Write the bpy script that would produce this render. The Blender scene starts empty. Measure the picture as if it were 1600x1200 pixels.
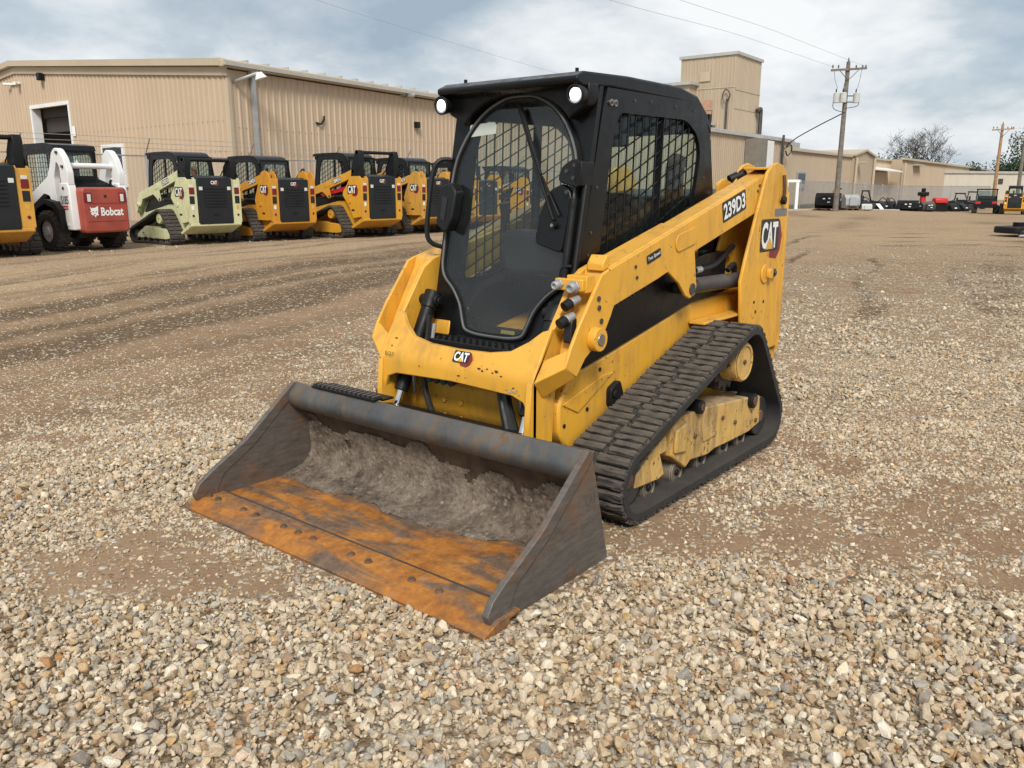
import bpy, bmesh, math, random
import numpy as np
from mathutils import Vector, Matrix
from mathutils.geometry import tessellate_polygon

# ------------------------------------------------------------------ camera, sky, sun, exposure
sc = bpy.context.scene
COL = sc.collection
R = math.radians
cam_d = bpy.data.cameras.new('camera')
cam = bpy.data.objects.new('camera', cam_d)
COL.objects.link(cam)
YAW, PITCH = R(218.96), R(13.44)
CAM = Vector((3.574, 2.528, 1.451))
fw = Vector((math.cos(YAW) * math.cos(PITCH), math.sin(YAW) * math.cos(PITCH), -math.sin(PITCH)))
cam.location = CAM
cam.rotation_euler = fw.to_track_quat('-Z', 'Y').to_euler()
cam_d.sensor_width = 36
cam_d.lens = 36 * 1287 / 1600
cam_d.clip_start = 0.05
cam_d.clip_end = 4000
sc.camera = cam

SUN_AZ, SUN_EL = R(38), R(43)          # direction towards the sun, world azimuth from +x
world = bpy.data.worlds.new('World')
sc.world = world
world.use_nodes = True
wt = world.node_tree
wt.nodes.clear()
def wn(t, **kw):
    n = wt.nodes.new(t)
    for k, v in kw.items():
        setattr(n, k, v)
    return n
w_out = wn('ShaderNodeOutputWorld')
w_sky = wn('ShaderNodeTexSky', sky_type='NISHITA', sun_disc=False)
w_sky.sun_elevation = SUN_EL
w_sky.sun_rotation = math.pi / 2 - SUN_AZ
w_sky.air_density = 1.2
w_sky.dust_density = 2.0
w_bg1 = wn('ShaderNodeBackground')
w_bg1.inputs['Strength'].default_value = 0.11
wt.links.new(w_sky.outputs[0], w_bg1.inputs['Color'])
w_tc = wn('ShaderNodeTexCoord')
w_sep = wn('ShaderNodeSeparateXYZ')
wt.links.new(w_tc.outputs['Generated'], w_sep.inputs[0])
w_add = wn('ShaderNodeMath', operation='ADD'); w_add.inputs[1].default_value = 0.34
w_abs = wn('ShaderNodeMath', operation='ABSOLUTE')
wt.links.new(w_sep.outputs['Z'], w_abs.inputs[0]); wt.links.new(w_abs.outputs[0], w_add.inputs[0])
w_div = wn('ShaderNodeVectorMath', operation='DIVIDE')
w_cmb = wn('ShaderNodeCombineXYZ')
for i in range(3):
    wt.links.new(w_add.outputs[0], w_cmb.inputs[i])
wt.links.new(w_tc.outputs['Generated'], w_div.inputs[0]); wt.links.new(w_cmb.outputs[0], w_div.inputs[1])
w_n1 = wn('ShaderNodeTexNoise')
w_n1.inputs['Scale'].default_value = 1.9; w_n1.inputs['Detail'].default_value = 8
w_n1.inputs['Roughness'].default_value = 0.56; w_n1.inputs['Distortion'].default_value = 0.12
w_map = wn('ShaderNodeMapping'); w_map.inputs['Location'].default_value = (3.1, 7.4, 0.6)
wt.links.new(w_div.outputs[0], w_map.inputs[0]); wt.links.new(w_map.outputs[0], w_n1.inputs['Vector'])
w_r1 = wn('ShaderNodeValToRGB')                       # cloud brightness
cr = w_r1.color_ramp
cr.elements[0].position = 0.34; cr.elements[0].color = (0.255, 0.32, 0.385, 1)
cr.elements[1].position = 0.66; cr.elements[1].color = (0.64, 0.655, 0.665, 1)
e = cr.elements.new(0.47); e.color = (0.38, 0.43, 0.475, 1)
e = cr.elements.new(0.55); e.color = (0.515, 0.545, 0.57, 1)
wt.links.new(w_n1.outputs['Fac'], w_r1.inputs['Fac'])
w_bg2 = wn('ShaderNodeBackground'); w_bg2.inputs['Strength'].default_value = 1.0
wt.links.new(w_r1.outputs[0], w_bg2.inputs['Color'])
w_n2 = wn('ShaderNodeTexNoise')
w_n2.inputs['Scale'].default_value = 0.8; w_n2.inputs['Detail'].default_value = 5
w_map2 = wn('ShaderNodeMapping'); w_map2.inputs['Location'].default_value = (-5.0, 1.7, 2.2)
wt.links.new(w_div.outputs[0], w_map2.inputs[0]); wt.links.new(w_map2.outputs[0], w_n2.inputs['Vector'])
w_r2 = wn('ShaderNodeValToRGB')                       # cover: mostly closed cloud
w_r2.color_ramp.elements[0].position = 0.30; w_r2.color_ramp.elements[0].color = (.82, .82, .82, 1)
w_r2.color_ramp.elements[1].position = 0.52; w_r2.color_ramp.elements[1].color = (1, 1, 1, 1)
wt.links.new(w_n2.outputs['Fac'], w_r2.inputs['Fac'])
w_mix = wn('ShaderNodeMixShader')
wt.links.new(w_r2.outputs[0], w_mix.inputs[0])
wt.links.new(w_bg1.outputs[0], w_mix.inputs[1]); wt.links.new(w_bg2.outputs[0], w_mix.inputs[2])
wt.links.new(w_mix.outputs[0], w_out.inputs['Surface'])

sun_d = bpy.data.lights.new('sun', 'SUN')
sun_d.energy = 2.4
sun_d.angle = R(16)
sun_d.color = (1.0, 0.95, 0.87)
sun = bpy.data.objects.new('sun', sun_d)
COL.objects.link(sun)
sun.rotation_euler = Vector((math.cos(SUN_AZ) * math.cos(SUN_EL), math.sin(SUN_AZ) * math.cos(SUN_EL), math.sin(SUN_EL))).to_track_quat('Z', 'Y').to_euler()
sun.location = (0, 0, 30)

vs = sc.view_settings
sc.display_settings.display_device = 'sRGB'
vs.view_transform = 'Standard'; vs.look = 'None'; vs.exposure = 0.56; vs.gamma = 1.0
vs.use_curve_mapping = False
sc.render.engine = 'CYCLES'
sc.cycles.use_denoising = True
sc.cycles.max_bounces = 6
sc.cycles.transparent_max_bounces = 18
sc.cycles.sample_clamp_indirect = 8
sc.cycles.use_preview_denoising = False

rnd = random.Random(7)
nr = np.random.default_rng(11)

# ------------------------------------------------------------------ helpers
def tag(o, label=None, cat=None, group=None, kind=None):
    if label: o['label'] = label
    if cat: o['category'] = cat
    if group: o['group'] = group
    if kind: o['kind'] = kind
    return o

def empty(name, label, cat, loc=(0, 0, 0), rz=0.0, group=None, scale=1.0):
    o = bpy.data.objects.new(name, None)
    o.empty_display_size = 0.2
    COL.objects.link(o)
    o.location = loc; o.rotation_euler = (0, 0, rz); o.scale = (scale,) * 3
    return tag(o, label, cat, group)

def link(name, me, parent=None):
    o = bpy.data.objects.new(name, me)
    COL.objects.link(o)
    if parent is not None: o.parent = parent
    return o

def frame(d):
    d = Vector(d).normalized()
    a = Vector((0, 0, 1)) if abs(d.z) < 0.9 else Vector((1, 0, 0))
    u = d.cross(a).normalized()
    return d, u, d.cross(u)

def smooth_path(pts, n=6):
    P = [Vector(p) for p in pts]
    if len(P) < 3: return P
    out = []
    for i in range(len(P) - 1):
        a, b, c, d = P[max(i - 1, 0)], P[i], P[i + 1], P[min(i + 2, len(P) - 1)]
        for k in range(n):
            t = k / n
            out.append(0.5 * ((2 * b) + (c - a) * t + (2 * a - 5 * b + 4 * c - d) * t * t + (3 * b - a - 3 * c + d) * t ** 3))
    out.append(P[-1])
    return out

def rounded(poly, r=0.03, n=4):
    """2-D polygon with rounded corners."""
    out = []
    m = len(poly)
    for i in range(m):
        p0, p1, p2 = Vector(poly[i - 1]), Vector(poly[i]), Vector(poly[(i + 1) % m])
        rr = min(r, (p0 - p1).length * .45, (p2 - p1).length * .45)
        a = p1 + (p0 - p1).normalized() * rr
        b = p1 + (p2 - p1).normalized() * rr
        for k in range(n + 1):
            t = k / n
            q = a * (1 - t) ** 2 + p1 * 2 * t * (1 - t) + b * t * t
            out.append((q.x, q.y))
    return out

class MB:
    def __init__(s): s.v = []; s.f = []; s.m = []; s.mi = 0
    def mat(s, i): s.mi = i; return s
    def add(s, verts, faces):
        o = len(s.v)
        s.v.extend([tuple(p) for p in verts])
        for f in faces:
            s.f.append([i + o for i in f]); s.m.append(s.mi)
        return s
    def hexa(s, p):
        """8 points: bottom loop 0-3 and top loop 4-7"""
        return s.add(p, [(3, 2, 1, 0), (4, 5, 6, 7), (0, 1, 5, 4), (1, 2, 6, 5), (2, 3, 7, 6), (3, 0, 4, 7)])
    def box(s, x0, x1, y0, y1, z0, z1):
        return s.hexa([(x0, y0, z0), (x1, y0, z0), (x1, y1, z0), (x0, y1, z0), (x0, y0, z1), (x1, y0, z1), (x1, y1, z1), (x0, y1, z1)])
    def bar(s, p0, p1, w, h, up=(0, 0, 1)):
        p0, p1 = Vector(p0), Vector(p1)
        d = (p1 - p0).normalized(); u = d.cross(Vector(up))
        if u.length < 1e-4: u = d.cross(Vector((1, 0, 0)))
        u.normalize(); w_ = u.cross(d)
        u *= w / 2; w_ *= h / 2
        return s.hexa([p0 - u - w_, p0 + u - w_, p1 + u - w_, p1 - u - w_, p0 - u + w_, p0 + u + w_, p1 + u + w_, p1 - u + w_])
    def prism(s, poly, a0, a1, axis='y', holes=(), fn=None):
        """2-D outline (with holes) swept from a0 to a1. axis y: (x,z), x: (y,z), z: (x,y)"""
        if fn is None:
            fn = {'y': lambda u, v, w: (u, w, v), 'x': lambda u, v, w: (w, u, v), 'z': lambda u, v, w: (u, v, w)}[axis]
        loops = [list(poly)] + [list(h) for h in holes]
        n = sum(len(l) for l in loops)
        flat = [p for l in loops for p in l]
        V = [fn(u, v, a0) for u, v in flat] + [fn(u, v, a1) for u, v in flat]
        F = []
        if holes:
            tris = tessellate_polygon([[Vector((u, v, 0)) for u, v in l] for l in loops])
            for t in tris:
                F.append(tuple(t)); F.append(tuple(i + n for i in reversed(t)))
        else:
            F.append(tuple(range(n))); F.append(tuple(range(2 * n - 1, n - 1, -1)))
        o = 0
        for l in loops:
            k = len(l)
            for i in range(k):
                a, b = o + i, o + (i + 1) % k
                F.append((a, b, b + n, a + n))
            o += k
        return s.add(V, F)
    def cyl(s, p0, p1, r0, r1=None, n=16, cap=True):
        r1 = r0 if r1 is None else r1
        p0, p1 = Vector(p0), Vector(p1)
        d, u, w = frame(p1 - p0)
        V = []
        for p, r in ((p0, r0), (p1, r1)):
            for k in range(n):
                a = 2 * math.pi * k / n
                V.append(p + u * (r * math.cos(a)) + w * (r * math.sin(a)))
        F = [(k, (k + 1) % n, (k + 1) % n + n, k + n) for k in range(n)]
        if cap: F += [tuple(range(n - 1, -1, -1)), tuple(range(n, 2 * n))]
        return s.add(V, F)
    def ring(s, p0, p1, r, ri, n=20):
        p0, p1 = Vector(p0), Vector(p1)
        d, u, w = frame(p1 - p0)
        V = []
        for p, q in ((p0, r), (p1, r), (p1, ri), (p0, ri)):
            for k in range(n):
                a = 2 * math.pi * k / n
                V.append(p + u * (q * math.cos(a)) + w * (q * math.sin(a)))
        F = []
        for j in range(4):
            for k in range(n):
                F.append((j * n + k, j * n + (k + 1) % n, ((j + 1) % 4) * n + (k + 1) % n, ((j + 1) % 4) * n + k))
        return s.add(V, F)
    def tube(s, pts, r, n=8, smooth=0, closed=False):
        P = smooth_path(pts, smooth) if smooth else [Vector(p) for p in pts]
        V, F = [], []
        m = len(P)
        u = None
        for i, p in enumerate(P):
            if closed: t = (P[(i + 1) % m] - P[i - 1])
            else: t = P[min(i + 1, m - 1)] - P[max(i - 1, 0)]
            t.normalize()
            if u is None: _, u, w = frame(t)
            else:
                u = (u - t * u.dot(t)).normalized(); w = t.cross(u)
            rr = r[i] if isinstance(r, (list, tuple)) else r
            for k in range(n):
                a = 2 * math.pi * k / n
                V.append(p + u * (rr * math.cos(a)) + w * (rr * math.sin(a)))
        for i in range(m if closed else m - 1):
            for k in range(n):
                j = (i + 1) % m
                F.append((i * n + k, i * n + (k + 1) % n, j * n + (k + 1) % n, j * n + k))
        if not closed:
            F += [tuple(range(n - 1, -1, -1)), tuple(range((m - 1) * n, m * n))]
        return s.add(V, F)
    def flat(s, v2, faces, o, u, v, n, off=0.0):
        o, u, v, n = Vector(o), Vector(u).normalized(), Vector(v).normalized(), Vector(n).normalized()
        return s.add([o + u * a + v * b + n * off for a, b in v2], faces)
    def poly(s, pts, o, u, v, n, off=0.0):
        return s.flat(pts, [tuple(range(len(pts)))], o, u, v, n, off)
    def mesh(s, name, mats, post=None, sharp=35, smooth=True, recalc=True, shift=None):
        me = bpy.data.meshes.new(name)
        if shift is not None: s.v = [(a - shift[0], b - shift[1], c - shift[2]) for a, b, c in s.v]
        me.from_pydata(s.v, [], s.f)
        if not isinstance(mats, (list, tuple)): mats = [mats]
        for m in mats: me.materials.append(m)
        if len(mats) > 1: me.polygons.foreach_set('material_index', s.m)
        bm = bmesh.new(); bm.from_mesh(me)
        if post: post(bm)
        if recalc: bmesh.ops.recalc_face_normals(bm, faces=bm.faces)
        if smooth:
            c = math.cos(R(sharp))
            for f in bm.faces: f.smooth = True
            for e_ in bm.edges:
                if len(e_.link_faces) == 2 and e_.link_faces[0].normal.dot(e_.link_faces[1].normal) < c:
                    e_.smooth = False
        bm.to_mesh(me); bm.free()
        return me
    def build(s, name, mats, parent=None, bevel=0, seg=2, **kw):
        o = link(name, s.mesh(name, mats, **kw), parent)
        if bevel:
            b = o.modifiers.new('bevel', 'BEVEL')
            b.width = bevel; b.segments = seg; b.limit_method = 'ANGLE'; b.angle_limit = R(38)
            b.harden_normals = False
        return o

_text = {}
def text2d(t, size=1.0, bold=0.0, sx=1.0, space=1.0):
    """outline of a word as flat faces, lower-left corner at the origin, cap height = size"""
    key = (t, bold, space)
    if key not in _text:
        cu = bpy.data.curves.new('lettering', 'FONT')
        cu.body = t; cu.size = 1.0; cu.offset = bold; cu.space_character = space; cu.resolution_u = 3
        o = bpy.data.objects.new('lettering', cu)
        COL.objects.link(o)
        dg = bpy.context.evaluated_depsgraph_get(); dg.update()
        me = bpy.data.meshes.new_from_object(o.evaluated_get(dg))
        v = np.array([p.co[:2] for p in me.vertices]); f = [tuple(p.vertices) for p in me.polygons]
        bpy.data.objects.remove(o); bpy.data.curves.remove(cu); bpy.data.meshes.remove(me)
        v = v - v.min(0); v = v / v[:, 1].max()
        _text[key] = (v, f)
    v, f = _text[key]
    return [(a * size * sx, b * size) for a, b in v], f

# ------------------------------------------------------------------ materials
class Nodes:
    def __init__(s, name):
        s.m = bpy.data.materials.new(name); s.m.use_nodes = True
        s.t = s.m.node_tree; s.t.nodes.clear()
        s.out = s.new('ShaderNodeOutputMaterial')
    def new(s, t, **kw):
        n = s.t.nodes.new(t)
        for k, v in kw.items(): setattr(n, k, v)
        return n
    def put(s, sock, v):
        if hasattr(v, 'is_linked') or isinstance(v, bpy.types.NodeSocket): s.t.links.new(v, sock)
        elif isinstance(v, (tuple, list)) and len(v) == 3 and sock.type == 'RGBA': sock.default_value = (*v, 1)
        else: sock.default_value = v
    def coord(s, kind='Object', scale=(1, 1, 1), rot=(0, 0, 0), loc=(0, 0, 0)):
        tc = s.new('ShaderNodeTexCoord'); mp = s.new('ShaderNodeMapping')
        mp.inputs['Scale'].default_value = scale; mp.inputs['Rotation'].default_value = rot; mp.inputs['Location'].default_value = loc
        s.t.links.new(tc.outputs[kind], mp.inputs[0]); return mp.outputs[0]
    def pos(s, scale=(1, 1, 1), rot=(0, 0, 0), loc=(0, 0, 0)):
        g = s.new('ShaderNodeNewGeometry'); mp = s.new('ShaderNodeMapping')
        mp.inputs['Scale'].default_value = scale; mp.inputs['Rotation'].default_value = rot; mp.inputs['Location'].default_value = loc
        s.t.links.new(g.outputs['Position'], mp.inputs[0]); return mp.outputs[0]
    def noise(s, vec, scale, detail=4, rough=.55, dist=0):
        n = s.new('ShaderNodeTexNoise')
        n.inputs['Scale'].default_value = scale; n.inputs['Detail'].default_value = detail
        n.inputs['Roughness'].default_value = rough; n.inputs['Distortion'].default_value = dist
        s.t.links.new(vec, n.inputs['Vector']); return n.outputs['Fac']
    def voro(s, vec, scale, feature='F1', out='Distance', rand=1.0):
        n = s.new('ShaderNodeTexVoronoi', feature=feature)
        n.inputs['Scale'].default_value = scale; n.inputs['Randomness'].default_value = rand
        s.t.links.new(vec, n.inputs['Vector']); return n.outputs[out]
    def ramp(s, fac, stops):
        n = s.new('ShaderNodeValToRGB'); c = n.color_ramp
        while len(c.elements) < len(stops): c.elements.new(.5)
        for el, (p, col) in zip(c.elements, stops):
            el.position = p
            el.color = (*col, 1) if isinstance(col, (tuple, list)) else (col, col, col, 1)
        s.put(n.inputs['Fac'], fac); return n.outputs['Color']
    def mix(s, fac, a, b, mode='MIX'):
        n = s.new('ShaderNodeMix', data_type='RGBA', blend_type=mode)
        s.put(n.inputs[0], fac); s.put(n.inputs[6], a); s.put(n.inputs[7], b); return n.outputs[2]
    def math(s, op, a, b=0.5, clamp=False):
        n = s.new('ShaderNodeMath', operation=op, use_clamp=clamp)
        s.put(n.inputs[0], a); s.put(n.inputs[1], b); return n.outputs[0]
    def up(s):
        g = s.new('ShaderNodeNewGeometry'); x = s.new('ShaderNodeSeparateXYZ')
        s.t.links.new(g.outputs['Normal'], x.inputs[0]); return x.outputs['Z']
    def bump(s, h, strength=.3, dist=.01):
        n = s.new('ShaderNodeBump'); n.inputs['Strength'].default_value = strength; n.inputs['Distance'].default_value = dist
        s.put(n.inputs['Height'], h); return n.outputs[0]
    def bsdf(s, **kw):
        b = s.new('ShaderNodeBsdfPrincipled')
        for k, v in kw.items(): s.put(b.inputs[k.replace('_', ' ')], v)
        s.t.links.new(b.outputs[0], s.out.inputs['Surface']); return b

DUST = (0.36, 0.27, 0.185)
def mat(name, base, rough=.5, metal=0.0, edge=0.0, grime=0.0, spec=.5, var=.12, scale=3.0, dust=0.0, dustcol=DUST, chips=0.0, chipcol=(.10, .06, .035), bump=0.0, bscale=60, coat=0.0):
    N = Nodes(name)
    co = N.coord()
    n1 = N.noise(co, scale, 5)
    lo = tuple(c * (1 - var) for c in base); hi = tuple(min(1, c * (1 + var)) for c in base)
    col = N.ramp(n1, [(.3, lo), (.7, hi)])
    rg = N.ramp(N.noise(co, scale * 6, 4), [(.3, max(.04, rough - .1)), (.7, min(1, rough + .12))])
    if dust:
        nz = N.ramp(N.noise(co, 7, 8, .68), [(.42, 0.0), (.72, 1.0)])
        upz = N.math('MULTIPLY', N.math('MAXIMUM', N.up(), 0.0), .9)
        fac = N.math('MULTIPLY', N.math('ADD', N.math('MULTIPLY', nz, .55), upz), dust, True)
        fac = N.math('MULTIPLY', fac, N.ramp(N.noise(co, 22, 6, .7), [(.25, .45), (.75, 1.0)]))
        col = N.mix(fac, col, dustcol)
        rg = N.math('ADD', rg, N.math('MULTIPLY', fac, .5), True)
    if chips:
        nc = N.noise(co, 38, 5, .72)
        big = N.noise(co, 5, 3)
        f = N.ramp(N.math('ADD', nc, N.math('MULTIPLY', big, .35)), [(.90 - chips * .12, 0.0), (.905 - chips * .12, 1.0)])
        col = N.mix(f, col, chipcol)
    if grime:
        gs = N.noise(N.coord(scale=(1.0, 1.0, .22)), 16, 6, .7); gb = N.noise(co, 2.3, 4, .6)
        gf = N.math('MULTIPLY', N.ramp(N.math('MULTIPLY', gs, N.math('ADD', gb, .45)), [(.44, 0.0), (.66, 1.0)]), grime)
        col = N.mix(gf, col, (.17, .115, .06)); rg = N.math('ADD', rg, N.math('MULTIPLY', gf, .4), True)
    if edge:
        bv = N.new('ShaderNodeBevel', samples=4); bv.inputs[0].default_value = .007
        ge = N.new('ShaderNodeNewGeometry'); dt = N.new('ShaderNodeVectorMath', operation='DOT_PRODUCT')
        N.t.links.new(bv.outputs[0], dt.inputs[0]); N.t.links.new(ge.outputs['Normal'], dt.inputs[1])
        ef = N.math('MULTIPLY', N.ramp(dt.outputs['Value'], [(.80, 1.0), (.985, 0.0)]), N.ramp(N.noise(co, 24, 6, .75), [(.50, 0.0), (.60, 1.0)]))
        ef = N.math('MULTIPLY', ef, N.ramp(N.noise(co, 3.5, 3), [(.42, 0.0), (.60, edge)]))
        col = N.mix(ef, col, (.13, .085, .05)); rg = N.math('ADD', rg, N.math('MULTIPLY', ef, .3), True)
    kw = dict(Base_Color=col, Roughness=rg, Metallic=metal, Specular_IOR_Level=spec)
    if bump: kw['Normal'] = N.bump(N.noise(co, bscale, 4), bump, .006)
    if coat: kw['Coat_Weight'] = coat
    N.bsdf(**kw)
    return N.m

YELLOW = (.73, .372, .034)
m_yel = mat('yellow_paint', YELLOW, .40, edge=1.0, grime=.34, var=.08, dust=.18, chips=.52)
m_yel2 = mat('dusty_yellow_paint', (.60, .37, .10), .65, edge=1.0, grime=.75, var=.16, dust=.95, chips=.9)
m_yelbg = mat('fleet_yellow_paint', (.64, .31, .025), .4, grime=.2, var=.08, dust=.12, chips=.3)
m_yelbg2 = mat('sun_faded_yellow_paint', (.62, .315, .045), .5, grime=.4, var=.12, dust=.26, chips=.5)
m_yelbg3 = mat('deep_yellow_paint', (.60, .265, .018), .38, grime=.3, var=.08, dust=.16, chips=.2)
m_cream = mat('cream_paint', (.62, .62, .36), .42, grime=.35, var=.06, dust=.2, chips=.4)
m_white = mat('white_paint', (.76, .77, .77), .4, var=.04, dust=.15)
m_red = mat('faded_red_paint', (.33, .055, .035), .5, var=.25, scale=2.2, dust=.35, dustcol=(.32, .20, .15))
m_blk = mat('black_paint', (.0055, .0058, .0066), .32, spec=.28, var=.2, dust=.022, dustcol=(.12, .105, .09))
m_blkm = mat('matt_black_plastic', (.0075, .008, .0085), .48, spec=.28, var=.2, dust=.05, dustcol=(.12, .10, .085))
m_door = mat('charcoal_panel', (.010, .012, .014), .45, spec=.4, var=.2, dust=.08, dustcol=(.12, .11, .1))
m_rub = mat('black_rubber', (.020, .020, .021), .75, var=.3, dust=.30, dustcol=(.13, .105, .08), bump=.2)
m_lug = mat('muddy_rubber', (.034, .031, .028), .9, var=.5, scale=9, dust=.70, dustcol=(.150, .122, .094), bump=.9, bscale=85)
m_rubbg = mat('dusty_rubber', (.04, .036, .032), .85, var=.3, dust=.5, dustcol=(.15, .12, .095))
m_steel = mat('bare_steel', (.42, .41, .40), .35, 1.0, var=.2, dust=.2)
m_dsteel = mat('dark_steel', (.075, .075, .078), .5, .6, var=.3, dust=.3, chips=.3)
m_rsteel = mat('rusty_steel', (.13, .075, .045), .7, .3, var=.4, scale=14, dust=.4, dustcol=(.25, .15, .08))
m_chrome = mat('chrome_rod', (.75, .75, .76), .15, 1.0, var=.05)
m_hose = mat('rubber_hose', (.012, .012, .013), .5, var=.2)
m_taill = mat('tail_light_red', (.16, .006, .010), .2, var=.2)
m_lens = mat('clear_lens', (.62, .62, .58), .2, var=.1)
m_galv = mat('galvanised_steel', (.42, .43, .44), .5, .5, var=.15)
m_dec_w = mat('white_vinyl', (.80, .80, .79), .4, var=.03)
m_dec_k = mat('black_vinyl', (.012, .012, .012), .4, var=.05)
m_dec_r = mat('dark_red_vinyl', (.20, .012, .028), .4, var=.05)
m_dec_y = mat('gold_vinyl', (.62, .36, .05), .4, var=.05)
m_dec_g = mat('grey_vinyl', (.16, .16, .165), .4, var=.05)
m_brred = mat('red_vinyl', (.42, .01, .015), .4, var=.05)
m_seat = mat('seat_vinyl', (.012, .0125, .013), .6, var=.15)
m_wood = mat('weathered_pole_wood', (.17, .145, .125), .9, var=.3, scale=5, bump=.5, bscale=30)
m_wood2 = mat('newer_pole_wood', (.36, .21, .11), .9, var=.25, scale=5)
m_conc = mat('concrete', (.42, .40, .37), .9, var=.12)
m_bark = mat('bark', (.062, .050, .042), .95, var=.3, scale=3)
m_trans = mat('transformer_grey', (.50, .51, .49), .5, var=.1)
m_redimp = mat('implement_red', (.50, .022, .02), .4, var=.08)
m_amber = mat('amber_lens', (.6, .22, .02), .2)

def emit(name, col, s):
    N = Nodes(name)
    e_ = N.new('ShaderNodeEmission'); e_.inputs[0].default_value = (*col, 1); e_.inputs[1].default_value = s
    N.t.links.new(e_.outputs[0], N.out.inputs['Surface'])
    return N.m
m_led = emit('lit_work_lamp', (1.0, .98, .93), 2.0)

def glass(name, tint=(.86, .90, .90), refl=1.0, dirt=.10, dirtcol=(.20, .20, .21)):
    N = Nodes(name)
    co = N.coord()
    tr = N.new('ShaderNodeBsdfTransparent'); tr.inputs[0].default_value = (*tint, 1)
    gl = N.new('ShaderNodeBsdfGlossy'); gl.inputs['Roughness'].default_value = .03
    lw = N.new('ShaderNodeLayerWeight'); lw.inputs[0].default_value = .5
    fr = N.math('ADD', N.math('MULTIPLY', N.math('POWER', lw.outputs['Facing'], 5.0), .94), .035)
    m1 = N.new('ShaderNodeMixShader')
    N.put(m1.inputs[0], N.math('MULTIPLY', fr, refl * .7, True))
    N.t.links.new(tr.outputs[0], m1.inputs[1]); N.t.links.new(gl.outputs[0], m1.inputs[2])
    df = N.new('ShaderNodeBsdfDiffuse'); df.inputs[0].default_value = (*dirtcol, 1)
    m2 = N.new('ShaderNodeMixShader')
    d = N.ramp(N.noise(co, 5, 8, .7), [(.3, dirt * .35), (.75, dirt * 1.6)])
    N.put(m2.inputs[0], d)
    N.t.links.new(m1.outputs[0], m2.inputs[1]); N.t.links.new(df.outputs[0], m2.inputs[2])
    N.t.links.new(m2.outputs[0], N.out.inputs['Surface'])
    return N.m
m_glass = glass('door_glass', (.88, .905, .91), 1.3, .03, (.20, .20, .21))
m_sglass = glass('tinted_side_glass', (.88, .94, .92), .9, .010)
m_bglass = glass('tinted_cab_glass', (.84, .90, .89), 1.0, .015)

# ------------------------------------------------------------------ ground and gravel
FX, FY = math.cos(YAW), math.sin(YAW)          # yard frame: D runs from the near edge of the yard into it, s across it to the right
RX, RY = math.sin(YAW), -math.cos(YAW)
def yard(D, s, z=0.0):
    return (CAM.x + D * FX + s * RX, CAM.y + D * FY + s * RY, z)

def vnoise(x, y, seed=0):
    xi = np.floor(x).astype(np.int64); yi = np.floor(y).astype(np.int64)
    xf = x - xi; yf = y - yi
    u = xf * xf * (3 - 2 * xf); v = yf * yf * (3 - 2 * yf)
    def h(a, b):
        n = (a * 374761393 + b * 668265263 + seed * 1442695041) & 0x7fffffff
        n = ((n ^ (n >> 13)) * 1274126177) & 0x7fffffff
        return ((n ^ (n >> 16)) & 0xffff) / 65535.0
    return (h(xi, yi) * (1 - u) + h(xi + 1, yi) * u) * (1 - v) + (h(xi, yi + 1) * (1 - u) + h(xi + 1, yi + 1) * u) * v
def fbm(x, y, seed=0, oct=4):
    a, t, f = .5, 0, 1.0
    for k in range(oct):
        t = t + a * vnoise(x * f + 17.3 * k, y * f - 9.1 * k, seed + k); a *= .5; f *= 2.03
    return t / (1 - .5 ** oct)
def sstep(a, b, x):
    t = np.clip((x - a) / (b - a), 0, 1); return t * t * (3 - 2 * t)

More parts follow.
